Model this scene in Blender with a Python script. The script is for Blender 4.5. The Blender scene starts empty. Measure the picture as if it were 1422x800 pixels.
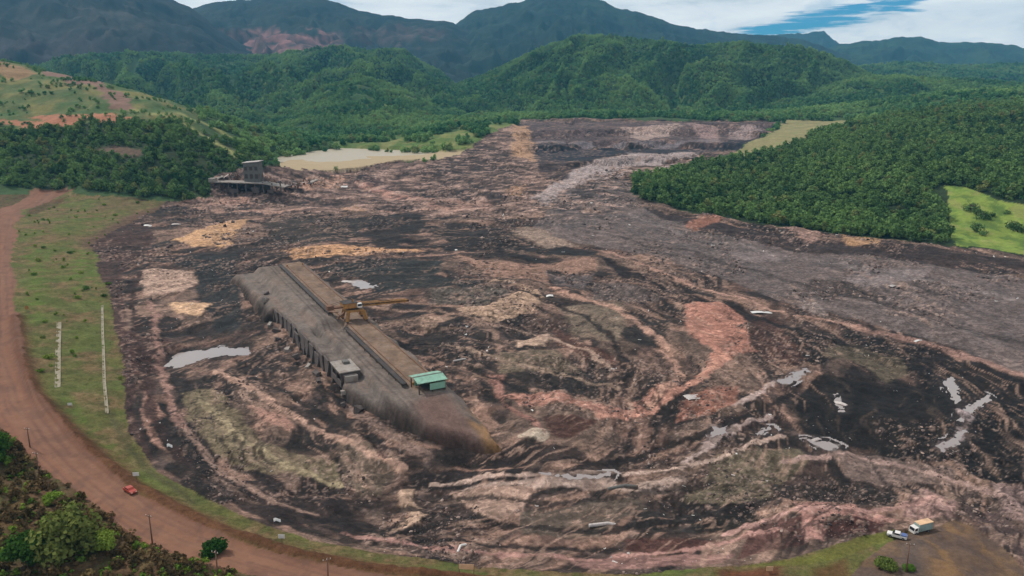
import bpy, bmesh, math, random
import numpy as np
from mathutils import Vector, Matrix
random.seed(7); RNG = np.random.default_rng(11)
SC = bpy.context.scene
COL = SC.collection
R = math.radians
# ------------------------------------------------------------------ camera, sky, sun, exposure
W, H, F = 1422.0, 800.0, 1116.0          # photograph size and focal length in photograph pixels
CAMZ = 120.0
PITCH = math.atan(300.0 / F)
cam_d = bpy.data.cameras.new('camera'); cam = bpy.data.objects.new('camera', cam_d); COL.objects.link(cam)
cam_d.sensor_width = 36.0; cam_d.lens = 36.0 * F / W; cam_d.clip_start = 1.0; cam_d.clip_end = 40000
cam.location = (0, 0, CAMZ); cam.rotation_euler = (math.pi / 2 - PITCH, 0, 0)
SC.camera = cam
SUN_EL, SUN_AZ = R(47), R(-58)            # azimuth measured from +Y towards +X
world = bpy.data.worlds.new('World'); SC.world = world; world.use_nodes = True
SC.view_settings.view_transform = 'Standard'; SC.view_settings.look = 'None'
SC.view_settings.exposure = 0.0; SC.view_settings.gamma = 1.0
sun_d = bpy.data.lights.new('sun', 'SUN'); sun_d.energy = 3.0; sun_d.angle = R(3.0); sun_d.color = (1.0, 0.94, 0.86)
sun = bpy.data.objects.new('sun', sun_d); COL.objects.link(sun)
sdir = Vector((math.sin(SUN_AZ) * math.cos(SUN_EL), math.cos(SUN_AZ) * math.cos(SUN_EL), math.sin(SUN_EL)))
sun.rotation_euler = (-sdir).to_track_quat('-Z', 'Y').to_euler(); sun.location = (300, 300, 900)

def mnode(nt, op, a, b=None, c=None):
    n = nt.nodes.new('ShaderNodeMath'); n.operation = op
    for i, v in enumerate((a, b, c)):
        if v is None: continue
        if isinstance(v, (int, float)): n.inputs[i].default_value = v
        else: nt.links.new(v, n.inputs[i])
    return n.outputs[0]
def mixc(nt, fac, a, b, mode='MIX'):
    n = nt.nodes.new('ShaderNodeMix'); n.data_type = 'RGBA'; n.blend_type = mode; n.clamp_factor = True
    for sck, v in ((n.inputs[0], fac), (n.inputs[6], a), (n.inputs[7], b)):
        if isinstance(v, (int, float)): sck.default_value = v
        elif isinstance(v, tuple): sck.default_value = (v + (1,))[:4]
        else: nt.links.new(v, sck)
    return n.outputs[2]
def noise_n(nt, vec, scale, detail=4, rough=0.55, dist=0.0):
    n = nt.nodes.new('ShaderNodeTexNoise'); n.inputs['Scale'].default_value = scale
    n.inputs['Detail'].default_value = detail; n.inputs['Roughness'].default_value = rough
    n.inputs['Distortion'].default_value = dist
    if vec is not None: nt.links.new(vec, n.inputs['Vector'])
    return n.outputs['Fac']
def ramp(nt, fac, stops):
    n = nt.nodes.new('ShaderNodeValToRGB'); cr = n.color_ramp
    while len(cr.elements) < len(stops): cr.elements.new(0.5)
    for e, (p, c) in zip(cr.elements, stops):
        e.position = p; e.color = (c, c, c, 1) if isinstance(c, (int, float)) else (c + (1,))[:4]
    nt.links.new(fac, n.inputs[0]); return n.outputs[0]
def mapv(nt, vec, scale=(1, 1, 1), loc=(0, 0, 0), rot=(0, 0, 0)):
    n = nt.nodes.new('ShaderNodeMapping'); n.inputs['Scale'].default_value = scale
    n.inputs['Location'].default_value = loc; n.inputs['Rotation'].default_value = rot
    nt.links.new(vec, n.inputs['Vector']); return n.outputs[0]

def build_world():
    nt = world.node_tree; nt.nodes.clear()
    out = nt.nodes.new('ShaderNodeOutputWorld'); bg = nt.nodes.new('ShaderNodeBackground')
    sky = nt.nodes.new('ShaderNodeTexSky'); sky.sky_type = 'NISHITA'; sky.sun_disc = False
    sky.sun_elevation = SUN_EL; sky.sun_rotation = SUN_AZ; sky.altitude = 800; sky.air_density = 1.0; sky.dust_density = 0.6; sky.ozone_density = 2.0
    tc = nt.nodes.new('ShaderNodeTexCoord'); v = tc.outputs['Generated']
    sep = nt.nodes.new('ShaderNodeSeparateXYZ'); nt.links.new(v, sep.inputs[0])
    az = mnode(nt, 'ARCTAN2', sep.outputs[0], sep.outputs[1]); el = mnode(nt, 'ARCSINE', sep.outputs[2])
    n1 = noise_n(nt, mapv(nt, v, (3.2, 3.2, 9.0), (1.7, 0.4, 0.2)), 1.6, 7, 0.55, 0.3)
    n2 = noise_n(nt, mapv(nt, v, (2.0, 2.0, 11.0), (4.1, 2.2, 0.7)), 3.2, 6, 0.6, 0.4)
    # gap of clear sky low over the right-hand ridges, sloping like the cloud streets around it
    da = mnode(nt, 'SUBTRACT', az, 0.361)
    de = mnode(nt, 'SUBTRACT', mnode(nt, 'SUBTRACT', el, 0.0585), mnode(nt, 'MULTIPLY', da, 0.17))
    ea = mnode(nt, 'POWER', mnode(nt, 'MULTIPLY', da, 10.0), 2.0)
    ee = mnode(nt, 'POWER', mnode(nt, 'MULTIPLY', de, 66.0), 2.0)
    gap = mnode(nt, 'SUBTRACT', 1.0, mnode(nt, 'ADD', ea, ee))
    n3 = noise_n(nt, mapv(nt, v, (5.0, 5.0, 60.0), (0.3, 1.2, 0.9)), 2.6, 6, 0.6, 0.2)
    gap = mnode(nt, 'ADD', gap, mnode(nt, 'MULTIPLY', mnode(nt, 'SUBTRACT', n3, 0.5), 5.0))
    gap = ramp(nt, gap, [(0.1, 0.0), (0.75, 1.0)])
    lowsky = mnode(nt, 'POWER', mnode(nt, 'SUBTRACT', 1.0, mnode(nt, 'ABSOLUTE', sep.outputs[2])), 4.0)     # clouds crowd together towards the horizon
    cover = ramp(nt, mnode(nt, 'ADD', n1, mnode(nt, 'MULTIPLY', lowsky, 0.20)), [(0.42, 0.15), (0.60, 1.0)])
    cover = mnode(nt, 'MULTIPLY', cover, mnode(nt, 'SUBTRACT', 1.0, gap))
    cb = ramp(nt, n2, [(0.34, (7.6, 7.9, 8.1)), (0.46, (11.2, 10.9, 10.6)), (0.62, (13.2, 12.6, 12.0))])
    skyc = mixc(nt, 1.0, sky.outputs[0], (0.10, 0.55, 0.95), 'MULTIPLY')
    col = mixc(nt, cover, skyc, cb)
    nt.links.new(col, bg.inputs[0]); bg.inputs[1].default_value = 0.10
    nt.links.new(bg.outputs[0], out.inputs[0])
build_world()

# ------------------------------------------------------------------ small numerical tools
_perm = np.concatenate([np.random.default_rng(5).permutation(256)] * 2)
_ga = np.random.default_rng(6).random(256) * 2 * np.pi
_gx, _gy = np.cos(_ga), np.sin(_ga)
def pn(x, y, seed=0):
    x = np.asarray(x, float) + seed * 17.31; y = np.asarray(y, float) + seed * 9.73
    xi = np.floor(x).astype(np.int64); yi = np.floor(y).astype(np.int64); xf = x - xi; yf = y - yi
    xi &= 255; yi &= 255
    u = xf * xf * xf * (xf * (xf * 6 - 15) + 10); v = yf * yf * yf * (yf * (yf * 6 - 15) + 10)
    def g(ix, iy, dx, dy):
        h = _perm[_perm[ix & 255] + (iy & 255)]; return _gx[h] * dx + _gy[h] * dy
    a = g(xi, yi, xf, yf); b = g(xi + 1, yi, xf - 1, yf); c = g(xi, yi + 1, xf, yf - 1); d = g(xi + 1, yi + 1, xf - 1, yf - 1)
    return ((a + (b - a) * u) + ((c + (d - c) * u) - (a + (b - a) * u)) * v) * 1.5
def fbm(x, y, seed=0, oct=4, gain=0.5, lac=2.03):
    s = 0; a = 1.0; t = 0
    for i in range(oct):
        s = s + a * pn(x, y, seed + i * 3); t += a; a *= gain; x = x * lac; y = y * lac
    return s / t * 1.3
def ridged(x, y, seed=0, oct=4):
    s = 0; a = 1.0; t = 0
    for i in range(oct):
        s = s + a * (1 - np.abs(pn(x, y, seed + i * 5)) * 2); t += a; a *= 0.5; x = x * 2.1; y = y * 2.1
    return s / t
def smooth(a, b, x):
    t = np.clip((x - a) / (b - a), 0, 1); return t * t * (3 - 2 * t)
def ray(px, py):
    cx, cy = (px - W / 2) / F, (H / 2 - py) / F
    return np.array([cx, math.cos(PITCH) + cy * math.sin(PITCH), -math.sin(PITCH) + cy * math.cos(PITCH)])
def at_z(px, py, z):
    d = ray(px, py); t = (z - CAMZ) / d[2]; return np.array([d[0] * t, d[1] * t, z])
def at_d(px, py, dist):
    d = ray(px, py); t = dist / d[1]; return np.array([d[0] * t, dist, CAMZ + d[2] * t])
def lin(c):
    return tuple(((v / 255) / 12.92 if v / 255 <= 0.04045 else ((v / 255 + 0.055) / 1.055) ** 2.4) for v in c)

# ------------------------------------------------------------------ base relief of the valley
CTRL_Z = [(250,350,0),(215,430,0),(220,500,0),(240,590,0),(300,650,0),(450,720,0),(700,765,0),(1000,760,0),(1200,720,0),(1300,680,0),
 (1400,600,0),(1400,450,0),(1100,400,0),(900,320,2),(700,300,2),(500,300,1),(330,300,1),(1400,372,3),(1150,330,3),(905,285,5),(600,430,0),
 (800,550,0),(1000,560,0),(850,250,12),(720,250,13),(600,250,9),(480,262,5),(350,280,2),(270,282,3),
 (5,300,13),(20,400,13),(15,520,12),(70,600,12),(160,690,12),(350,775,12),(-120,400,15),(-250,600,12),(480,830,12),(0,265,14),
 (130,340,5),(165,470,4),(182,590,4),(240,675,4),(400,740,4),(640,785,4),(900,795,4),(1100,778,4),(1230,742,4),
 (90,330,9),(100,450,8),(120,560,8),(0,640,11),(80,760,9),(250,800,11),(-100,780,8),(1330,775,7),(1300,850,7),(700,880,11),(1000,880,11),(300,900,8),(1500,840,4),
 (1600,560,0),(1650,400,4),(-500,420,22),(180,275,9),(90,268,12),(330,420,1),(430,565,1),(660,480,1),(710,560,1),(560,625,1),(500,385,1),(770,612,1),(350,350,1)]
CTRL_D = [(150,176,900),(0,182,900),(-150,180,900),(100,150,985),(0,150,985),(0,86,1190),(-150,50,1250),(130,115,1100),(60,102,1150),(180,140,1010),
 (210,166,950),(265,174,950),(310,200,890),(362,217,850),(345,242,800),(60,225,810),(200,225,810),(280,235,800),
 (300,175,1400),(200,160,1600),(100,140,1700),(-100,100,1900),
 (500,196,1200),(400,196,1250),(600,190,1150),(650,186,1150),(705,172,1300),(900,167,1420),(1080,167,1420),(760,167,1420),(820,195,1150),(900,195,1150),(760,215,1010),
 (1000,200,1100),(900,160,1800),(1050,160,1800),(750,160,1800),(550,172,1650),(400,180,1650),
 (1100,180,1330),(1185,167,1420),(1030,214,1060),(1210,165,1230),(1422,158,1130),(1300,136,1500),(1422,131,1500),(1600,140,1300),(1600,230,800),
 (1110,212,985),(1250,230,815),(1400,252,700),(1430,284,640),(950,250,860),(1100,265,770),(1260,300,655),(1330,335,560),(1430,350,545),(1330,270,680),(1500,340,560),
 (1250,140,1850),(1400,125,1900)]
cp = [at_z(*c) for c in CTRL_Z] + [at_d(*c) for c in CTRL_D]
cp += [at_z(430,215,20), at_z(540,215,20), at_z(400,225,20), at_z(500,228,20)]
cp = np.array(cp); CS = 400.0
def _phi(r2): return 0.5 * r2 * np.log(r2 + 1e-9)
_X = cp[:, :2] / CS; _n = len(_X)
_K = _phi(((_X[:, None] - _X[None]) ** 2).sum(-1)) + np.eye(_n) * 0.004
_P = np.hstack([np.ones((_n, 1)), _X])
_A = np.block([[_K, _P], [_P.T, np.zeros((3, 3))]])
_sol = np.linalg.solve(_A, np.concatenate([cp[:, 2], np.zeros(3)]))
def hbase(x, y):
    x = np.asarray(x, float).ravel() / CS; y = np.asarray(y, float).ravel() / CS
    z = _sol[_n] + _sol[_n + 1] * x + _sol[_n + 2] * y
    for i in range(_n):
        z = z + _sol[i] * _phi((x - _X[i, 0]) ** 2 + (y - _X[i, 1]) ** 2)
    return z
_ts = np.concatenate([np.arange(120, 900, 4.0), np.arange(900, 2400, 12.0)])
def gp(px, py):
    """point of the relief that a photograph pixel looks at"""
    d = ray(px, py); d = d / d[1]
    x = d[0] * _ts; y = _ts; z = CAMZ + d[2] * _ts; g = z - hbase(x, y)
    k = np.where(g < 0)[0]
    if len(k) == 0 or k[0] == 0: i = 0 if len(k) else len(_ts) - 1; t = _ts[i]
    else:
        i = k[0]; t = _ts[i - 1] + (_ts[i] - _ts[i - 1]) * g[i - 1] / (g[i - 1] - g[i])
    return np.array([d[0] * t, t])
def gpoly(pts): return np.array([gp(*p) for p in pts])
def sdf(poly, x, y):
    """signed distance, negative inside"""
    d2 = np.full(x.shape, 1e18); ins = np.zeros(x.shape, bool); n = len(poly)
    for i in range(n):
        ax, ay = poly[i]; bx, by = poly[(i + 1) % n]; ex, ey = bx - ax, by - ay
        wx, wy = x - ax, y - ay
        t = np.clip((wx * ex + wy * ey) / (ex * ex + ey * ey + 1e-9), 0, 1)
        d2 = np.minimum(d2, (wx - ex * t) ** 2 + (wy - ey * t) ** 2)
        c = ((ay > y) != (by > y)) & (x < ex * (y - ay) / (ey + 1e-12) + ax); ins ^= c
    d = np.sqrt(d2); return np.where(ins, -d, d)
def pdist(line, x, y):
    d2 = np.full(x.shape, 1e18)
    for i in range(len(line) - 1):
        ax, ay = line[i]; bx, by = line[i + 1]; ex, ey = bx - ax, by - ay
        t = np.clip(((x - ax) * ex + (y - ay) * ey) / (ex * ex + ey * ey + 1e-9), 0, 1)
        d2 = np.minimum(d2, (x - ax - ex * t) ** 2 + (y - ay - ey * t) ** 2)
    return np.sqrt(d2)

# ------------------------------------------------------------------ the terrain grid
NC = 820
ys = [128.0]
while ys[-1] < 1930: ys.append(ys[-1] + max(0.5, 0.0035 * ys[-1]))
ys = np.array(ys); NR = len(ys); ts = np.linspace(-1, 1, NC)
hw = 0.80 * ys + 60
GX = ts[None, :] * hw[:, None]; GY = np.repeat(ys[:, None], NC, 1)
gx, gy = GX.ravel(), GY.ravel()
# coarse evaluation of the relief, refined bilinearly
def coarse(fn, step=5):
    ci = np.unique(np.append(np.arange(0, NR, step), NR - 1)); cj = np.unique(np.append(np.arange(0, NC, step), NC - 1))
    zc = fn(GX[np.ix_(ci, cj)].ravel(), GY[np.ix_(ci, cj)].ravel()).reshape(len(ci), len(cj))
    tmp = np.array([np.interp(np.arange(NC), cj, r) for r in zc])
    return np.array([np.interp(np.arange(NR), ci, tmp[:, j]) for j in range(NC)]).T
Z0 = coarse(hbase, 5).ravel()

def warp(amp=1.0, seed=40):
    d = gy
    ax = 0.006 * d * amp; ay = np.minimum(3.0e-5 * d * d, 3 * ax) * amp
    L = 0.02 * d + 1.5
    wx = fbm(gx / 7.0, gy / 11.0, seed, 3) * 0.5 + pn(gx / 34, gy / 50, seed + 3) * 0.9
    wy = fbm(gx / 7.0, gy / 11.0, seed + 7, 3) * 0.5 + pn(gx / 34, gy / 50, seed + 11) * 0.9
    return gx + ax * wx, gy + ay * wy
wx1, wy1 = warp()
def region(pts, soft=2.0, use_warp=True):
    poly = gpoly(pts); out = np.zeros(gx.shape); m = 40
    x, y = (wx1, wy1) if use_warp else (gx, gy)
    k = (x > poly[:, 0].min() - m) & (x < poly[:, 0].max() + m) & (y > poly[:, 1].min() - m) & (y < poly[:, 1].max() + m)
    if k.any(): out[k] = smooth(soft, -soft, sdf(poly, x[k], y[k]))
    return out

ROAD_IN = [(102,264),(72,276),(34,292),(19,325),(19,380),(26,450),(36,510),(56,556),(92,600),(146,652),(192,688),(258,722),(330,752),(410,778),(500,797),(640,816),(800,826)]
ROAD = [(45,262)] + ROAD_IN + [(800,900),(500,880),(385,812),(330,792),(240,772),(180,745),(140,705),(90,676),(50,648),(22,612),(-10,588),(-80,540),(-140,420),(-60,310),(0,290)]
MUD_EDGE = [(225,282),(195,302),(132,336),(134,365),(150,400),(162,460),(170,540),(184,600),(214,650),(280,692),(360,726),(440,749),(520,766),(640,783),(760,793),(900,795),(1000,787),(1100,773),(1200,748),(1240,738)]
GRASS = [(20,305),(60,278),(110,268),(170,276)] + MUD_EDGE + [(1238,752),(1205,778),(1185,800),(1160,900),(600,900)] + ROAD_IN[::-1]
YARD = [(1238,750),(1262,742),(1300,732),(1322,722),(1345,728),(1385,757),(1425,795),(1470,850),(1160,900),(1182,800),(1205,775)]
MUD = MUD_EDGE[::-1] + [(262,276),(290,273),(292,246),(350,236),(400,233),(450,238),(500,236),(545,224),(605,223),(640,205),(690,181),(716,167),(900,166),(1085,166),(1062,188),(1012,214),(962,230),(880,246),(877,270),(950,292),(1060,311),(1170,326),(1330,342),(1430,356),(1520,375),(1700,450),(1800,900),(1480,860),(1425,795),(1385,757),(1345,728),(1322,722),(1300,732)]
FOREST_R = [(880,246),(962,228),(1050,212),(1110,192),(1185,172),(1230,164),(1330,150),(1600,150),(1700,330),(1520,372),(1430,356),(1330,342),(1170,326),(1060,311),(950,292),(877,270)]
MEADOW = [(1310,258),(1345,262),(1390,278),(1440,292),(1520,330),(1520,372),(1430,355),(1325,340),(1318,300)]
DAMGRASS = [(1090,166),(1195,166),(1180,174),(1130,186),(1100,200),(1060,212),(1000,222),(1014,214),(1064,188)]
SAND = [(378,207),(470,207),(610,207),(650,206),(610,222),(545,224),(500,237),(450,240),(400,234),(372,226)]
POND = [(374,203),(470,202),(620,203),(590,213),(540,217),(480,219),(400,221),(374,218)]
VALGRASS = [(455,206),(480,196),(560,188),(620,184),(690,170),(716,164),(716,172),(690,182),(650,206),(600,208)]
FOREST_L = [(-200,180),(60,178),(160,168),(240,168),(310,195),(366,212),(374,226),(350,240),(295,244),(290,268),(255,277),(190,274),(110,262),(60,262),(0,256),(-200,250)]
TERR_DIRT = [(-150,168),(20,162),(60,170),(45,158),(110,160),(170,160),(195,164),(180,170),(120,166),(95,178),(60,182),(10,172),(-150,178)]
TERR_ROAD = [(60,100),(100,106),(130,112),(148,118),(166,130),(192,148),(178,152),(152,149),(146,134),(126,121),(96,112),(60,106)]

cls = np.zeros(gx.shape, np.int16)   # 0 = green valley ground
NAMES = ['valley_ground', 'mud_flow', 'grass_bank', 'dirt_road', 'dirt_yard', 'scrub_ground', 'forest_ground', 'meadow', 'dry_dam_slope', 'sand_beach', 'mine_terrace', 'forest_slope']
def setc(pts, c, soft=0.5, w=True):
    m = region(pts, soft, w); cls[m > 0.5] = c; return m
wide = (gy < 760) & (Z0 < 60)
m_for = setc(FOREST_R, 6); m_left = setc(FOREST_L, 11)
k = (gx < -250) & (gy > 880) & (Z0 > 52) & (gx / gy < -0.38); cls[k] = 10
cls[m_left > 0.5] = 11
m_mud = setc(MUD, 1); m_mead = setc(MEADOW, 7); m_dam = setc(DAMGRASS, 8)
m_sand = setc(SAND, 9); m_val = setc(VALGRASS, 0)
near_left = (gy < 730) & (gx < 0) & (cls == 0) & (gx / gy < -0.2)
cls[near_left] = 5
m_grass = setc(GRASS, 2); m_road = region(ROAD, 0.5); cls[(m_road > 0.5)] = 3
m_yard = setc(YARD, 4)
low = (gy < 330) & ((cls == 0)); cls[low] = 5

# relief details -----------------------------------------------------------
PC = at_z(600, 520, 0)[:2]
ang = np.arctan2(gy - PC[1], gx - PC[0]); rad = np.hypot(gx - PC[0], (gy - PC[1]) * 0.8)
su = rad / 9.0 + fbm(gx / 60, gy / 60, 3, 3) * 1.5; sv = ang * 2.4 + fbm(gx / 60, gy / 60, 9, 2) * 0.5
bands = fbm(rad / 30.0 + fbm(gx / 90, gy / 90, 23, 3) * 1.0, ang * 1.1, 25, 3)
streak = fbm(su, sv, 21, 4, 0.55)
msoft = region(MUD, 6.0)
dl = np.clip(gy / 500.0, 0.5, 2.2)
lump = fbm(gx / 38, gy / 38, 1, 4) * 2.6 + streak * 1.2 + bands * 1.8 + (ridged(gx / 17, gy / 17, 12, 4) - 0.55) * 1.1 + fbm(gx / 3.4, gy / 3.4, 30, 3, 0.65) * (0.2 + 0.65 * smooth(-0.12, 0.22, fbm(gx / 55, gy / 75, 231, 3)))
Zm = Z0 + msoft * lump * (0.75 + 0.35 * smooth(300, 900, gy))
# terraces of the breached dam
scar = region([(716,168),(1085,166),(1062,188),(1012,214),(900,232),(760,232),(716,212)], 10, False)
stepn = 9.0; q = (Zm + fbm(gx / 60, gy / 60, 77, 3) * 2.5) / stepn
Zm = Zm + scar * (stepn * (np.floor(q) + smooth(0.55, 0.95, q - np.floor(q))) - Zm) * 0.85
# berm along the road, small cut slopes, tyre ruts
berm_line = np.array([gp(*p) for p in [(22,440),(30,500),(50,549),(98,600),(150,648),(196,682),(260,716),(332,746),(408,771),(500,789),(640,806),(760,816)]])
bd = pdist(berm_line, gx, gy)
Zm = Zm + 2.1 * np.exp(-(bd / 2.6) ** 2) * (0.8 + 0.35 * pn(gx / 9, gy / 9, 8)) + 0.25 * np.exp(-(bd / 3.5) ** 2) * fbm(gx / 1.5, gy / 1.5, 4, 2)
road_line = np.array([gp(*p) for p in [(70,268),(15,300),(2,340),(5,420),(10,490),(35,560),(75,615),(130,665),(185,708),(260,745),(350,775),(440,800),(560,826)]])
rd = pdist(road_line, gx, gy)
Zm = Zm + m_road * (0.18 * pn(gx / 6, gy / 6, 2) - 0.12 * np.sin(rd * 1.35) * np.exp(-(rd / 7) ** 2))
isg = (cls == 2)
Zm = Zm + np.where(isg, fbm(gx / 9, gy / 9, 14, 3) * 0.7 + fbm(gx / 1.6, gy / 1.6, 15, 2) * 0.22, 0)
isv = (cls == 5)
Zm = Zm + np.where(isv, fbm(gx / 12, gy / 12, 16, 4) * 1.6 + fbm(gx / 1.8, gy / 1.8, 17, 2) * 0.4, 0)
isy = (cls == 4)
Zm = Zm + np.where(isy, fbm(gx / 7, gy / 7, 18, 4) * 0.8, 0)
isf = (cls == 6) | (cls == 11) | (cls == 0) | (cls == 7) | (cls == 10)
Zm = Zm + np.where(isf, fbm(gx / 55, gy / 55, 19, 4) * 4.0 * smooth(500, 900, gy), 0)
# benches of the left terraces
tq = (Zm + pn(gx / 50, gy / 50, 5) * 2) / 12.0
Zm = np.where(cls == 10, Zm + 0.3 * (12 * (np.floor(tq) + smooth(0.35, 0.9, tq - np.floor(tq))) - Zm), Zm)
m_pond = region(POND, 1.5, False)
Zm = np.where(cls == 9, 20.2 + (Zm - 20) * 0.25 + pn(gx / 15, gy / 15, 6) * 0.15, Zm)
Zm = Zm * (1 - m_pond) + 19.2 * m_pond
ZG = Zm.reshape(NR, NC)
def hgt(x, y):
    x = np.atleast_1d(np.asarray(x, float)); y = np.atleast_1d(np.asarray(y, float))
    r = np.clip(np.searchsorted(ys, y) - 1, 0, NR - 2); fr = np.clip((y - ys[r]) / (ys[r + 1] - ys[r]), 0, 1)
    def row(rr):
        c = (x / hw[rr] + 1) / 2 * (NC - 1); c = np.clip(c, 0, NC - 1.001); ci = c.astype(int); fc = c - ci
        return ZG[rr, ci] * (1 - fc) + ZG[rr, ci + 1] * fc
    return row(r) * (1 - fr) + row(r + 1) * fr
def cls_at(x, y):
    r = np.clip(np.searchsorted(ys, y), 0, NR - 1); c = np.clip(np.rint((x / hw[r] + 1) / 2 * (NC - 1)).astype(int), 0, NC - 1)
    return cls.reshape(NR, NC)[r, c]
def gp3(px, py):
    """pixel to the final relief"""
    d = ray(px, py); d = d / d[1]; t = np.arange(128, 1900, 1.0)
    g = CAMZ + d[2] * t - hgt(d[0] * t, t); k = np.where(g < 0)[0]; i = k[0] if len(k) else len(t) - 1
    return Vector((d[0] * t[i], t[i], float(hgt(d[0] * t[i], t[i])[0])))

# ------------------------------------------------------------------ colours of the ground, by what lies there
ALB = 0.74
col = np.zeros((len(gx), 3))
def setcol(mask, c):
    col[mask] = np.array(lin(c)) * ALB
def blend(w, c):
    a = np.clip(w, 0, 1)[:, None]; col[:] = col * (1 - a) + a * np.array(lin(c)) * ALB
setcol(cls == 0, (74, 96, 58)); setcol((cls == 6), (52, 66, 42)); setcol(cls == 11, (60, 72, 46))
setcol(cls == 2, (120, 108, 70)); setcol(cls == 3, (150, 108, 86)); setcol(cls == 4, (124, 100, 78)); setcol(cls == 5, (104, 86, 62))
setcol(cls == 7, (142, 160, 74)); setcol(cls == 8, (158, 148, 104)); setcol(cls == 9, (196, 174, 138)); setcol(cls == 10, (104, 116, 72))
mud = cls == 1
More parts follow.
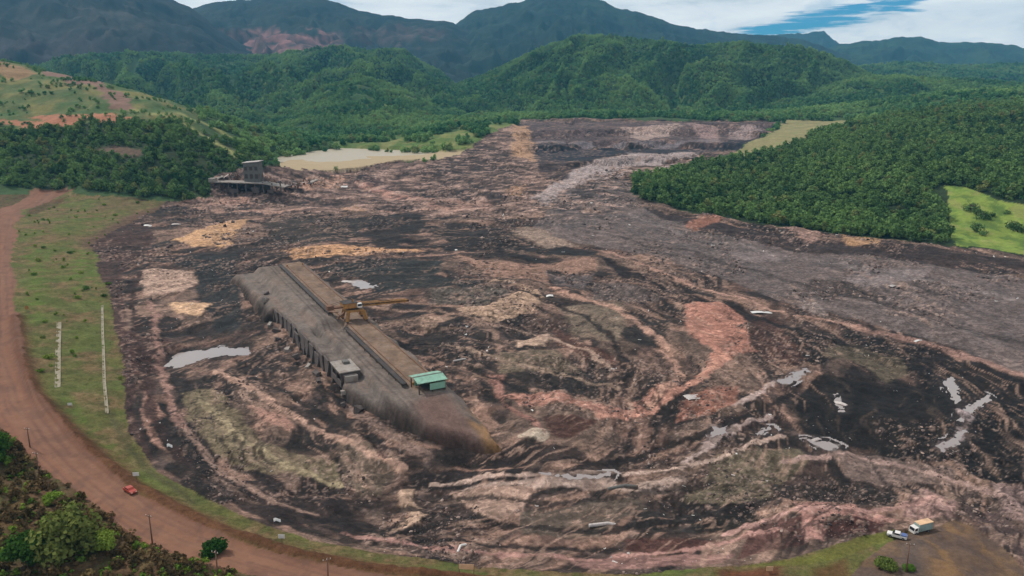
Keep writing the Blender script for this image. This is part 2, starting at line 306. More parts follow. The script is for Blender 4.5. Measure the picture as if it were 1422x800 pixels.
# mud: several soils poured together in swirls
n_a = streak; n_b = fbm(gx / 26, gy / 26, 51, 4); n_c = fbm(su * 2.2, sv * 1.6, 61, 4, 0.6)
def mudblend(w, c): blend(np.where(mud, w, 0), c)
setcol(mud, (92, 78, 72))
mudblend(smooth(0.02, 0.2, n_b) * 0.8, (64, 55, 52)); mudblend(smooth(0.1, 0.3, -n_b) * 0.8, (124, 98, 86))
mudblend(smooth(0.12, 0.28, n_a) * 0.85, (50, 45, 43)); mudblend(smooth(0.10, 0.26, -n_a) * 0.8, (152, 122, 106)); mudblend(smooth(0.12, 0.26, bands) * 0.5, (134, 112, 98)); mudblend(smooth(0.14, 0.3, -bands) * 0.6, (56, 50, 48))
PATCH = [
 # polygon in photograph pixels, soil colour unless noted
 ([(780,262),(870,246),(888,288),(950,303),(1180,342),(1422,390),(1500,440),(1500,560),(1422,520),(1300,472),(1100,422),(900,352),(830,345),(740,320)], (112,102,99), .85),
 ([(296,240),(420,236),(560,226),(650,200),(716,172),(735,215),(760,255),(740,300),(600,300),(420,296),(270,290)], (124,102,93), .8),
 ([(125,330),(200,300),(215,330),(168,380),(188,560),(215,640),(195,640),(165,540),(140,400)], (86,66,61), .9),
 ([(233,338),(304,311),(341,304),(324,331),(314,344),(263,344)], (190,150,112), .95),
 ([(216,358),(331,351),(334,456),(304,459),(270,408),(270,371)], (56,58,58), .95),
 ([(189,375),(270,377),(270,392),(250,408),(203,412),(196,395)], (178,150,132), .9),
 ([(233,425),(294,422),(280,439),(243,439)], (200,164,130), .95),
 ([(179,442),(250,442),(253,459),(230,470),(189,463)], (60,52,50), .95),
 ([(162,455),(236,470),(225,517),(175,520)], (94,70,65), .8),
 ([(226,513),(257,510),(262,530),(290,560),(260,560)], (58,52,50), .9),
 ([(219,557),(246,560),(290,611),(304,641),(290,668),(257,645),(233,625),(216,598)], (50,46,45), .95),
 ([(199,537),(236,577),(216,594),(236,628),(216,618),(203,584)], (165,128,112), .8),
 ([(257,544),(297,537),(338,584),(371,618),(466,645),(473,672),(405,665),(338,652),(297,625),(263,584)], (126,114,90), .85),
 ([(344,567),(388,574),(412,594),(402,601),(365,584)], (168,130,114), .85),
 ([(304,675),(388,655),(473,675),(480,720),(388,730),(331,706)], (64,54,52), .95),
 ([(470,614),(514,621),(548,655),(531,682),(497,682),(470,665)], (114,100,86), .9),
 ([(470,557),(507,574),(571,614),(605,631),(592,641),(538,611),(490,581)], (134,112,102), .85),
 ([(490,590),(540,618),(590,645),(560,650),(520,620)], (64,55,53), .8),
 ([(568,655),(635,645),(750,658),(747,675),(632,675),(578,675)], (60,53,52), .95),
 ([(600,612),(700,622),(800,622),(830,645),(740,650),(640,640)], (66,56,54), .85),
 ([(625,641),(673,652),(740,652),(679,657)], (176,138,120), .9),
 ([(619,679),(740,679),(727,712),(689,726),(666,712)], (165,138,122), .85),
 ([(619,679),(760,668),(848,668),(868,682),(919,665),(949,665),(949,679),(885,692),(841,682),(767,679)], (170,148,135), .9),
 ([(558,679),(571,675),(575,695),(600,714),(568,733),(544,736),(571,716),(556,699)], (178,150,128), .95),
 ([(504,702),(532,699),(531,716),(507,716)], (170,142,125), .9),
 ([(470,692),(500,689),(554,692),(540,733),(521,753),(470,749)], (56,50,49), .75),
 ([(727,712),(808,699),(885,692),(902,712),(858,722),(835,743),(727,743),(720,726)], (100,90,80), .85),
 ([(885,712),(949,706),(985,710),(960,739),(868,733)], (64,60,58), .9),
 ([(868,746),(949,746),(1000,752),(949,766),(872,763)], (96,66,60), .85),
 ([(790,772),(949,768),(1023,766),(996,784),(808,789)], (148,114,106), .8),
 ([(720,611),(750,599),(767,611),(757,618)], (178,164,146), .8),
 ([(703,550),(774,547),(841,567),(875,564),(919,533),(943,540),(909,564),(875,581),(828,574),(774,564),(727,564)], (168,122,106), .85),
 ([(676,520),(700,520),(703,560),(750,587),(757,608),(733,587),(689,550)], (152,112,100), .85),
 ([(757,580),(830,585),(800,610),(765,612)], (94,66,59), .85),
 ([(705,515),(800,512),(850,530),(840,550),(760,542),(705,535)], (62,58,56), .85),
 ([(470,311),(531,297),(585,301),(592,311),(679,311),(733,334),(828,351),(828,361),(727,351),(639,344),(612,328),(554,317),(504,317)], (58,53,50), .95),
 ([(360,310),(430,300),(520,305),(480,335),(380,335)], (70,66,62), .85),
 ([(504,321),(554,321),(558,341),(517,338)], (64,56,52), .9),
 ([(395,345),(430,340),(510,342),(590,348),(520,352),(450,362),(410,358)], (190,146,108), .95),
 ([(440,375),(511,358),(612,361),(605,382),(673,392),(673,400),(581,402),(521,405),(504,388)], (60,62,60), .95),
 ([(595,405),(686,398),(706,409),(673,425),(598,422)], (98,92,84), .9),
 ([(629,429),(686,422),(727,405),(686,392),(706,395),(760,412),(740,429),(689,446),(639,436)], (172,144,121), .9),
 ([(578,442),(629,442),(625,459),(592,463)], (154,128,110), .85),
 ([(544,452),(581,463),(632,442),(686,463),(693,517),(605,496),(558,469)], (62,55,52), .95),
 ([(696,490),(767,483),(808,517),(693,517)], (114,102,85), .9),
 ([(720,473),(764,463),(760,476),(720,483)], (176,150,130), .85),
 ([(632,355),(686,365),(747,365),(828,365),(828,378),(760,375),(760,392),(686,385),(659,371)], (152,120,103), .85),
 ([(760,378),(828,382),(808,402),(760,388)], (104,95,94), .9),
 ([(821,395),(875,392),(943,412),(875,419),(821,415)], (104,94,90), .9),
 ([(828,355),(880,375),(945,405),(1010,425),(1090,450),(1085,458),(1000,440),(930,418),(860,385)], (56,47,45), .95),  # shadow line along the ridge, painted into the mud colour
 ([(774,422),(858,422),(872,459),(858,483),(794,463)], (126,112,96), .8),
 ([(868,463),(895,439),(932,442),(932,463),(922,483),(875,483)], (62,58,56), .9),
 ([(767,449),(808,476),(848,493),(868,520),(828,503),(774,476)], (98,70,62), .85),
 ([(800,495),(850,505),(930,520),(890,540),(820,520)], (80,68,62), .7),
 ([(878,496),(926,490),(936,510),(885,515)], (112,92,82), .85),
 ([(470,287),(514,290),(480,300)], (168,132,102), .8),
 ([(527,262),(538,273),(686,280),(679,294),(612,297),(571,280)], (152,120,106), .85),
 ([(541,263),(706,263),(713,273),(693,280),(581,273)], (72,62,60), .85),
 ([(713,321),(740,317),(801,341),(760,341),(720,328)], (142,124,110), .85),
 ([(890,290),(960,302),(1100,322),(1230,337),(1422,362),(1422,385),(1250,362),(1100,347),(1000,328)], (70,59,57), .9),
 ([(949,314),(976,299),(1010,304),(962,321)], (152,106,88), .9),
 ([(1087,316),(1141,321),(1128,338),(1107,331)], (152,122,110), .9),
 ([(1172,324),(1222,328),(1219,341),(1178,341)], (168,132,98), .9),
 ([(1006,351),(1087,348),(1104,358),(1023,365)], (128,116,113), .85),
 ([(1172,388),(1205,371),(1296,378),(1246,398),(1212,400)], (132,121,118), .85),
 ([(1101,405),(1131,419),(1155,446),(1111,425)], (138,124,118), .85),
 ([(1128,385),(1178,392),(1229,409),(1212,419),(1134,409)], (88,78,74), .85),
 ([(949,425),(999,422),(1030,439),(1053,490),(1023,496),(976,523),(962,523),(993,490),(956,463)], (168,120,103), .9),
 ([(1040,442),(1070,439),(1124,463),(1111,510),(1074,503),(1043,480)], (90,66,59), .9),
 ([(1090,448),(1131,462),(1192,463),(1280,477),(1364,507),(1440,535),(1440,565),(1290,522),(1200,490),(1130,505),(1115,500)], (50,45,43), .95),
 ([(1131,439),(1178,448),(1266,467),(1367,497),(1440,525),(1440,532),(1367,504),(1266,473),(1178,454)], (152,120,108), .85),
 ([(1138,483),(1185,476),(1246,490),(1263,520),(1229,527),(1185,500),(1145,496)], (106,96,80), .9),
 ([(1263,500),(1300,512),(1422,560),(1422,672),(1364,668),(1330,641),(1300,560)], (44,41,40), .92),
 ([(1077,527),(1118,510),(1121,515),(1090,535)], (160,144,136), .9),
 ([(1105,555),(1130,520),(1212,530),(1307,530),(1422,548),(1422,672),(1364,665),(1330,641),(1246,641),(1219,621),(1118,598)], (45,42,40), .95),
 ([(942,560),(989,537),(1023,537),(1023,564),(976,581),(942,584)], (152,106,90), .85),
 ([(979,594),(1016,591),(1023,611),(983,628)], (172,152,146), .9),
 ([(960,585),(999,587),(1077,564),(1104,584),(1060,598),(1026,604)], (72,58,55), .9),
 ([(1020,610),(1060,600),(1115,604),(1110,618),(1030,630)], (56,50,48), .85),
 ([(993,635),(1111,621),(1124,641),(1094,665),(1070,699),(1003,699),(942,692),(986,658)], (114,104,85), .85),
 ([(1118,608),(1168,618),(1165,628),(1134,621)], (176,166,162), .9),
 ([(1151,628),(1219,628),(1296,648),(1330,648),(1330,672),(1246,668),(1178,665)], (126,108,100), .85),
 ([(1074,672),(1188,665),(1246,682),(1239,706),(1178,699),(1077,699)], (64,58,55), .9),
 ([(1249,699),(1283,675),(1330,699),(1327,719),(1253,712)], (154,124,116), .9),
 ([(1043,733),(1124,719),(1124,753),(1026,773)], (102,72,67), .85),
 ([(1104,702),(1178,702),(1246,719),(1239,729),(1148,726),(1145,753),(1121,749)], (168,127,116), .9),
 ([(1148,729),(1229,726),(1219,743),(1151,749)], (88,56,52), .9),
 ([(962,719),(1037,709),(1053,722),(1023,739),(962,739)], (52,50,45), .9),
 ([(1381,672),(1422,675),(1440,739),(1391,719)], (144,121,115), .85),
 ([(1335,700),(1380,710),(1422,745),(1430,790),(1370,745)], (96,80,77), .8),
 ([(1299,621),(1326,611),(1340,594),(1328,572),(1344,560),(1352,580),(1340,606),(1330,622),(1312,628)], (168,152,150), .9),  # creek water, its pale sky reflection painted into the colour
 # breached dam
 ([(728,168),(1080,168),(1062,186),(1020,200),(740,196)], (98,84,84), .9),
 ([(862,178),(946,171),(939,182),(897,196),(876,189)], (168,147,137), .85),
 ([(953,171),(1002,175),(995,199),(967,185)], (156,131,126), .85),
 ([(1030,176),(1062,178),(1040,192),(1015,190)], (160,142,138), .8),
 ([(746,199),(897,203),(967,203),(1052,189),(1030,203),(967,213),(862,213),(816,227),(746,224)], (52,56,66), .95),
 ([(745,194),(1000,192),(1000,196),(745,198)], (124,118,121), .8),
 ([(816,227),(876,213),(971,210),(971,217),(876,231),(848,241),(790,258),(762,285),(745,282),(770,255)], (158,145,141), .9),
 ([(710,175),(732,171),(742,224),(714,217)], (172,136,106), .9),
 ([(745,222),(800,228),(790,246),(750,242)], (74,64,64), .85),
 ([(700,259),(728,255),(725,277),(700,270)], (156,120,90), .85),
 ([(425,247),(483,241),(477,257),(438,266),(415,260)], (192,150,126), .9),
 ([(480,245),(520,246),(565,268),(495,268)], (100,82,80), .8),
 ([(593,232),(658,192),(707,208),(713,262),(597,262)], (86,74,70), .8),
 ([(245,272),(341,275),(350,287),(302,287),(250,279)], (172,136,120), .9),
 ([(490,250),(516,258),(555,270),(587,277),(548,277)], (172,130,115), .85),
 ([(300,284),(350,286),(420,296),(330,296)], (82,72,70), .85),
]
chunk = fbm(gx / 3.2, gy / 4.6, 201, 3, 0.7) * 0.55 + fbm(gx / 11, gy / 16, 211, 3, 0.6) * 0.45
rz = smooth(-0.12, 0.22, fbm(gx / 55, gy / 75, 231, 3))      # where the mud is churned rather than smooth
dfac = np.clip(gy / 330.0, 0.55, 3.0)
def ragged(pts, a):
    """patch mask whose edge breaks up into clods"""
    poly = gpoly(pts); out = np.zeros(gx.shape); m_ = 60
    k = mud & (gx > poly[:, 0].min() - m_) & (gx < poly[:, 0].max() + m_) & (gy > poly[:, 1].min() - m_) & (gy < poly[:, 1].max() + m_)
    if not k.any(): return out
    d = sdf(poly, wx1[k], wy1[k]) / dfac[k]
    out[k] = smooth(0.36, 0.64, 0.5 - d / 6.0 + 0.55 * chunk[k] * (0.5 + rz[k])) * smooth(7.0, 4.0, d); return out * a
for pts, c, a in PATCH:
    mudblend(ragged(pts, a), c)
# far reach of the flow: churned, striped across the slope
far_m = region([(280,250),(450,236),(600,224),(716,168),(1085,168),(1010,214),(880,246),(860,300),(600,305),(270,295)], 20.0); fs = fbm(gx / 26, gy / 9 + pn(gx / 60, gy / 60, 7), 451, 4, 0.62)
mudblend(far_m * smooth(0.08, 0.26, fs) * 0.7, (64, 57, 56)); mudblend(far_m * smooth(0.10, 0.28, -fs) * 0.75, (170, 142, 128))
for pts, c, a in PATCH[-16:-7]: mudblend(ragged(pts, a) * 0.85, c)
# fine swirls of other soils inside every patch
mudblend(smooth(0.20, 0.36, n_c) * (0.12 + 0.30 * rz), (50, 45, 43)); mudblend(smooth(0.26, 0.44, -n_c) * (0.16 + 0.40 * rz), (154, 128, 112))
n_d = fbm(gx / 4.0, gy / 6.0, 91, 4, 0.72)
mudblend(smooth(0.18, 0.30, n_d) * (0.05 + 0.28 * rz), (48, 42, 40)); mudblend(smooth(0.26, 0.36, -n_d) * (0.04 + 0.45 * rz), (160, 134, 120))
n_e = fbm(gx / 1.7, gy / 2.6, 95, 3, 0.7)
mudblend(smooth(0.24, 0.34, n_e) * 0.24 * rz, (52, 46, 44)); mudblend(smooth(0.34, 0.42, -n_e) * 0.45 * rz, (170, 148, 136))
FLOW = [
 ([(300,515),(360,552),(430,590),(500,628),(560,648)], 1.4, (172,140,122)), ([(280,556),(330,608),(400,650),(470,674)], 1.2, (150,136,108)), ([(262,600),(305,655),(380,700),(440,715)], 1.2, (150,124,110)),
 ([(330,500),(380,535),(450,578),(520,615)], 1.6, (52,46,44)), ([(1020,566),(1080,530),(1117,511)], 1.3, (172,152,144)), ([(950,645),(1015,605),(1068,575)], 1.2, (168,148,140)), ([(830,578),(900,572),(960,532),(1005,500)], 2.0, (176,130,112)),
 ([(620,636),(740,646),(860,638),(960,612),(1040,582),(1100,545)], 1.6, (54,47,45)), ([(600,668),(760,664),(900,658),(1000,640),(1090,604)], 1.1, (178,154,140)), ([(560,702),(700,730),(850,737),(1000,708),(1100,690),(1200,697)], 1.3, (56,50,48)),
 ([(480,738),(620,764),(800,772),(960,762),(1080,738)], 1.1, (164,126,116)), ([(430,716),(560,744),(700,758),(860,758)], 1.2, (52,46,45)), ([(880,362),(960,402),(1060,444),(1160,474),(1300,505)], 2.6, (50,44,42)),
 ([(845,350),(930,384),(1010,412),(1100,436),(1200,456)], 1.8, (166,132,116)), ([(700,402),(780,422),(850,470),(872,520),(840,552)], 2.0, (56,49,47)), ([(760,398),(850,428),(920,470),(942,520),(905,562)], 2.0, (172,136,118)),
 ([(350,332),(440,322),(560,332),(640,346),(740,360)], 3.0, (56,52,50)), ([(270,292),(380,291),(500,291),(620,292)], 3.2, (164,132,116)), ([(360,281),(470,281),(600,271)], 3.6, (72,64,62)), ([(210,420),(215,470),(228,530),(262,600)], 1.6, (150,118,106)),
 ([(190,350),(184,420),(196,500),(216,580),(262,650)], 1.6, (76,58,54)), ([(740,280),(800,255),(880,240),(960,226)], 3.5, (158,142,136)), ([(620,480),(700,500),(770,520),(860,535)], 1.4, (150,128,110)), ([(1090,640),(1180,630),(1290,655),(1390,690)], 1.4, (160,134,124)),
 ([(640,690),(760,700),(880,690),(990,668)], 1.2, (70,62,58)), ([(1000,745),(1100,715),(1200,712),(1300,690)], 1.2, (172,136,126)), ([(880,300),(960,330),(1080,352),(1250,380),(1422,420)], 2.2, (124,114,110)), ([(860,330),(960,352),(1100,390),(1250,430),(1422,480)], 2.4, (86,77,74)),
 ([(450,410),(520,425),(600,432),(690,450)], 1.6, (150,124,108)), ([(540,470),(610,500),(680,525),(740,545)], 1.6, (50,45,43)), ([(700,450),(760,465),(820,490),(850,512)], 1.3, (160,136,120))]
for ln_, wd_, c_ in FLOW:
    L_ = gpoly(ln_); k_ = mud & (gx > L_[:, 0].min() - 40) & (gx < L_[:, 0].max() + 40) & (gy > L_[:, 1].min() - 60) & (gy < L_[:, 1].max() + 60); o_ = np.zeros(gx.shape)
    d_ = pdist(L_, wx1[k_], wy1[k_]); o_[k_] = smooth(0.30, 0.62, 0.9 - d_ / (wd_ * 2.2) + chunk[k_] * 0.8); mudblend(o_ * 0.85, c_)
ln1 = np.abs(fbm(su * 1.25 + 5, sv * 1.05, 301, 4, 0.55)); ln2 = np.abs(fbm(su * 1.6 + 9, sv * 1.2, 311, 4, 0.55)); lm = fbm(gx / 48, gy / 64, 321, 3)
notriver = 1 - 0.75 * region(PATCH[0][0], 6.0)
mudblend(smooth(0.075, 0.025, ln1) * smooth(-0.05, 0.15, lm) * 0.6 * notriver, (158, 130, 114)); mudblend(smooth(0.075, 0.025, ln2) * smooth(-0.1, 0.12, -lm) * 0.6 * notriver, (46, 41, 39))
lum0 = np.maximum(col @ np.array([0.3, 0.6, 0.1]), 1e-3); cf = np.clip((lum0 / 0.074) ** 0.40, 0.42, 1.5)
sat = 0.98; grey_ = lum0[:, None]
col[mud] = ((grey_ + (col - grey_) * sat) * cf[:, None] * np.array([1.01, 0.98, 0.95]))[mud]
# dry pale soil stands higher than the wet dark mud around it
lumi = (col @ np.array([0.3, 0.6, 0.1])); 
def blur(a, n):
    A = a.reshape(NR, NC)
    for ax in (0, 1):
        k_ = np.ones(n) / n; A = np.apply_along_axis(lambda v: np.convolve(np.pad(v, n // 2, 'edge'), k_, 'valid'), ax, A)
    return A.ravel()
Zm = Zm + np.where(mud, np.clip(blur(lumi, 9) - 0.09, -0.09, 0.2) * 3.6 + np.clip(blur(lumi, 3) - 0.09, -0.09, 0.2) * 1.0, 0) * region(MUD, 6.0)
ZG = Zm.reshape(NR, NC)
POOLS = [[(223,503),(243,484),(300,481),(348,480),(348,491),(297,493),(243,506)], [(1299,621),(1326,611),(1340,592),(1346,602),(1332,622),(1312,629)], [(1312,524),(1324,520),(1334,532),(1332,545),(1344,560),(1336,566),(1320,546),(1314,534)],
 [(1118,608),(1150,611),(1170,619),(1160,628),(1134,621)], [(1338,566),(1368,544),(1374,551),(1350,574)], [(1076,528),(1116,510),(1122,515),(1092,536)], [(1050,600),(1072,590),(1078,595),(1056,606)], [(1158,552),(1166,550),(1176,572),(1168,572)],
 [(476,388),(500,386),(520,397),(500,400)], [(985,598),(1010,596),(1012,606),(990,612)], [(745,660),(800,664),(850,662),(846,668),(790,671)], [(1330,582),(1342,584),(1338,592),(1330,592)]]
PLEV = []
for pl in POOLS:
    P_ = gpoly(pl); k_ = (gx > P_[:, 0].min() - 12) & (gx < P_[:, 0].max() + 12) & (gy > P_[:, 1].min() - 12) & (gy < P_[:, 1].max() + 12)
    sd_ = sdf(P_, wx1[k_], wy1[k_]); ins_ = sd_ < 0
    if ins_.sum() < 3: PLEV.append((None, P_)); continue
    lev = float(np.percentile(Zm[k_][ins_], 22)); w_ = smooth(4.5, 0.0, sd_); t_ = lev - 0.14 * np.clip(-sd_ - 0.3, 0, 3) + 0.22 * np.clip(sd_, 0, 5) + fbm(gx[k_] / 2.2, gy[k_] / 3.0, 61, 3, 0.6) * 0.34
    Zm[k_] = Zm[k_] * (1 - w_) + t_ * w_; PLEV.append((lev, P_))
    wet_ = np.zeros(gx.shape); wet_[k_] = smooth(4.0, 0.5, np.abs(sd_)) * 0.6; mudblend(wet_, (58, 50, 47))
ZG = Zm.reshape(NR, NC)
# grass bank, road, yard, scrub
def on(c, w, colr): blend(np.where(cls == c, w, 0), colr)
n_g = fbm(gx / 16, gy / 24, 101, 4); n_h = fbm(gx / 5, gy / 8, 111, 3)
on(2, smooth(0.0, 0.3, n_g) * 0.8, (138, 112, 80)); on(2, smooth(0.12, 0.3, fbm(gx / 3.2, gy / 5.0, 431, 4, 0.65)) * 0.6, (88, 94, 50)); on(2, smooth(0.16, 0.32, -fbm(gx / 3.2, gy / 5.0, 431, 4, 0.65)) * 0.55, (150, 132, 92)); on(2, smooth(0.10, 0.3, -fbm(gx / 30, gy / 40, 441, 3)) * 0.6, (96, 116, 54)); on(2, smooth(0.02, 0.3, -n_g) * 0.6, (108, 114, 58)); on(2, smooth(0.15, 0.4, n_h) * 0.5, (92, 100, 54))
for p in ([(95,350),(135,340),(140,395),(100,410)], [(38,340),(70,335),(66,450),(40,450)], [(60,545),(100,555),(180,640),(230,690),(215,690),(130,620)]):
    on(2, region(p, 3) * 0.6 * smooth(-0.3, 0.3, n_h), (104, 126, 54))
on(2, np.exp(-(bd / 3.4) ** 2) * 1.2, (110, 76, 52)); on(3, np.exp(-(bd / 3.0) ** 2) * 1.2, (116, 78, 58))
for ln, c, wd in (([(152,572),(172,612),(205,652),(270,697)], (96, 92, 62), 1.6), ([(190,600),(225,650),(300,693),(400,733)], (140, 112, 88), 2.0)):
    on(2, np.exp(-(pdist(gpoly(ln), gx, gy) / wd) ** 2) * 0.8, c)
on(2, region([(1000,792),(1085,784),(1085,830),(1000,840)], 2) * 0.8, (112, 62, 46)); on(2, region([(1130,790),(1175,776),(1185,800),(1130,830)], 2) * 0.7, (112, 70, 52))
on(2, region([(1020,784),(1120,772),(1236,738),(1238,748),(1190,768),(1120,783)], 1) * 0.8, (116, 116, 56))
n_r = fbm(rd / 2.4, gx / 60 + gy / 60, 121, 3)
on(3, smooth(0.0, 0.35, n_r) * 0.6, (136, 104, 86)); on(3, smooth(0.05, 0.4, -n_r) * 0.6, (152, 116, 94)); on(3, np.exp(-((rd - 8) / 3.0) ** 2) * 0.5, (152, 106, 84))
for off_ in (1.6, 3.6, 6.0, 8.2): on(3, np.exp(-((rd - off_ - pn(gx / 25, gy / 25, int(off_ * 10)) * 0.9) / 0.45) ** 2) * smooth(-0.2, 0.3, fbm(gx / 30, gy / 30, 400 + int(off_), 2)) * 0.55, (116, 86, 74))
on(3, smooth(0.22, 0.34, fbm(gx / 6, gy / 9, 411, 3)) * 0.35, (110, 84, 72))
on(3, smooth(0.1, 0.4, n_h) * 0.2, (122, 90, 76))
on(4, region([(1290,735),(1340,730),(1400,800),(1300,850),(1280,780)], 4) * 0.7, (146, 112, 76)); on(4, smooth(0.0, 0.3, n_h) * 0.7, (98, 82, 74)); on(4, smooth(0.05, 0.3, fbm(gx / 14, gy / 18, 421, 4)) * 0.7, (100, 84, 76)); on(4, region([(1255,752),(1285,748),(1290,800),(1250,810)], 3) * .8, (102, 90, 84))
on(5, smooth(0.0, 0.3, n_h) * 0.6, (92, 98, 54)); on(5, smooth(0.05, 0.3, -n_g) * 0.5, (128, 96, 70))
# terraces
on(10, smooth(0.0, 0.3, fbm(gx / 40, gy / 60, 131, 4)) * 0.7, (146, 136, 84)); 
on(10, smooth(0.05, 0.3, -fbm(gx / 40, gy / 60, 131, 4)) * 0.7, (78, 104, 58))
m_td = region(TERR_DIRT, 3); on(10, m_td, (186, 128, 98)); on(11, m_td, (186, 128, 98)); on(0, m_td, (186, 128, 98))
m_tr = region(TERR_ROAD, 3); on(10, m_tr, (150, 118, 102)); on(0, m_tr, (150, 118, 102))
on(10, region([(-150,60),(0,84),(60,104),(20,108),(-20,98),(-150,80)], 3) * 0.8, (172, 134, 100))
on(11, region([(130,206),(200,204),(200,214),(140,214)], 3), (116, 96, 80))
on(2, region([(112,338),(185,296),(232,278),(222,300),(160,330),(136,352)], 5) * 0.85, (112, 86, 72)); on(2, region([(150,268),(222,276),(190,292),(120,290)], 5) * 0.6, (122, 104, 74))
GLINES = [[(246,166),(268,180),(296,196),(330,216)], [(250,158),(285,172),(318,190)], [(186,150),(215,160),(262,172)]]
for g_l in GLINES:
    gd_ = pdist(gpoly(g_l), gx, gy)
    for c__ in (0, 10, 11): on(c__, np.exp(-(gd_ / 5.0) ** 2), (158, 156, 98))
on(0, region([(590,196),(640,184),(690,176),(650,204),(605,208)], 3) * 0.9, (148, 152, 84)); on(0, m_val * 0.75, (116, 132, 72)); on(0, m_val * smooth(0.0, 0.25, fbm(gx / 30, gy / 40, 471, 4)) * 0.7, (150, 146, 92)); on(0, m_val * smooth(0.05, 0.25, -fbm(gx / 30, gy / 40, 471, 4)) * 0.6, (90, 116, 58))
on(7, smooth(0.0, 0.35, fbm(gx / 14, gy / 20, 141, 3)) * 0.6, (112, 142, 66))
on(7, smooth(0.1, 0.3, fbm(gx / 20, gy / 34, 481, 4, 0.6)) * 0.75, (92, 118, 58)); on(7, smooth(0.14, 0.32, -fbm(gx / 20, gy / 34, 481, 4, 0.6)) * 0.7, (158, 158, 92)); on(8, smooth(0.0, 0.35, n_g) * 0.4, (134, 142, 92))
rough_h = gy  # keep name free

# ------------------------------------------------------------------ materials
def new_mat(name):
    m = bpy.data.materials.new(name); m.use_nodes = True; nt = m.node_tree; nt.nodes.clear()
    out = nt.nodes.new('ShaderNodeOutputMaterial'); b = nt.nodes.new('ShaderNodeBsdfPrincipled')
    nt.links.new(b.outputs[0], out.inputs[0]); return m, nt, b, out
def ground_mat(name, vary=0.35, scales=(0.12, 0.6, 2.2), bump=0.5, bump_scale=0.9, rough=0.95, speck=None, wet=False, clods=False):
    m, nt, b, out = new_mat(name)
    at = nt.nodes.new('ShaderNodeAttribute'); at.attribute_name = 'soil'
    tc = nt.nodes.new('ShaderNodeNewGeometry'); P = tc.outputs['Position']
    c = at.outputs['Color']
    for i, s in enumerate(scales):
        n = noise_n(nt, P, s, 5, 0.6)
        v = ramp(nt, n, [(0.25, 1 - vary), (0.5, 1.0), (0.75, 1 + vary)])
        c = mixc(nt, 1.0, c, v, 'MULTIPLY')
    if clods:
        wv = nt.nodes.new('ShaderNodeVectorMath'); wv.operation = 'ADD'; nt.links.new(P, wv.inputs[0])
        nz = nt.nodes.new('ShaderNodeTexNoise'); nz.inputs['Scale'].default_value = 0.6; nz.inputs['Detail'].default_value = 3; nt.links.new(P, nz.inputs['Vector'])
        sc_ = nt.nodes.new('ShaderNodeVectorMath'); sc_.operation = 'SCALE'; sc_.inputs['Scale'].default_value = 1.6; nt.links.new(nz.outputs['Color'], sc_.inputs[0]); nt.links.new(sc_.outputs[0], wv.inputs[1])
        for vs, lo, hi in ((0.75, 0.70, 1.32), (0.28, 0.80, 1.22)):
            vo = nt.nodes.new('ShaderNodeTexVoronoi'); vo.inputs['Scale'].default_value = vs; nt.links.new(wv.outputs[0], vo.inputs['Vector'])
            sp = nt.nodes.new('ShaderNodeSeparateColor'); nt.links.new(vo.outputs['Color'], sp.inputs[0])
            c = mixc(nt, 1.0, c, ramp(nt, sp.outputs[0], [(0.0, lo), (0.6, 1.0), (1.0, hi)]), 'MULTIPLY')
    if speck:
        n = noise_n(nt, P, speck[0], 3, 0.7); k = ramp(nt, n, [(speck[1], 0.0), (speck[1] + 0.04, 1.0)])
        c = mixc(nt, mnode(nt, 'MULTIPLY', k, speck[3]), c, speck[2])
    nt.links.new(c, b.inputs['Base Color'])
    if wet:
        bw = nt.nodes.new('ShaderNodeRGBToBW'); nt.links.new(at.outputs['Color'], bw.inputs[0])
        nt.links.new(ramp(nt, bw.outputs[0], [(0.01, 0.75), (0.06, 0.95)]), b.inputs['Roughness'])
    else: b.inputs['Roughness'].default_value = rough
    b.inputs['Specular IOR Level'].default_value = 0.10
    bp = nt.nodes.new('ShaderNodeBump'); bp.inputs['Strength'].default_value = bump; bp.inputs['Distance'].default_value = 0.5
    nt.links.new(noise_n(nt, P, bump_scale, 6, 0.65), bp.inputs['Height']); nt.links.new(bp.outputs[0], b.inputs['Normal'])
    return m
M = {}
M['mud'] = ground_mat('mud', 0.22, (0.10, 0.5, 1.7), 0.7, 0.8, wet=True, clods=True, speck=(1.3, 0.68, lin((170, 152, 142)), 0.35))
M['grass'] = ground_mat('bank_grass', 0.34, (0.15, 0.9, 3.5), 0.8, 2.2, speck=(0.55, 0.66, lin((66, 82, 36)), 0.7))
M['road'] = ground_mat('road_earth', 0.10, (0.12, 0.7, 3.0), 0.25, 1.5)
M['yard'] = ground_mat('yard_earth', 0.22, (0.15, 0.8, 2.6), 0.5, 1.2)
M['scrub'] = ground_mat('scrub_soil', 0.35, (0.2, 0.9, 3.0), 0.8, 1.6, speck=(0.8, 0.62, lin((62, 76, 34)), 0.7))
M['floor'] = ground_mat('forest_floor', 0.30, (0.05, 0.2, 0.8), 0.8, 0.5)
M['field'] = ground_mat('field_grass', 0.20, (0.05, 0.25, 1.0), 0.6, 0.6)
M['sand'] = ground_mat('sand', 0.06, (0.04, 0.2), 0.2, 0.6)
CM = ['field', 'mud', 'grass', 'road', 'yard', 'scrub', 'floor', 'field', 'field', 'sand', 'field', 'floor']

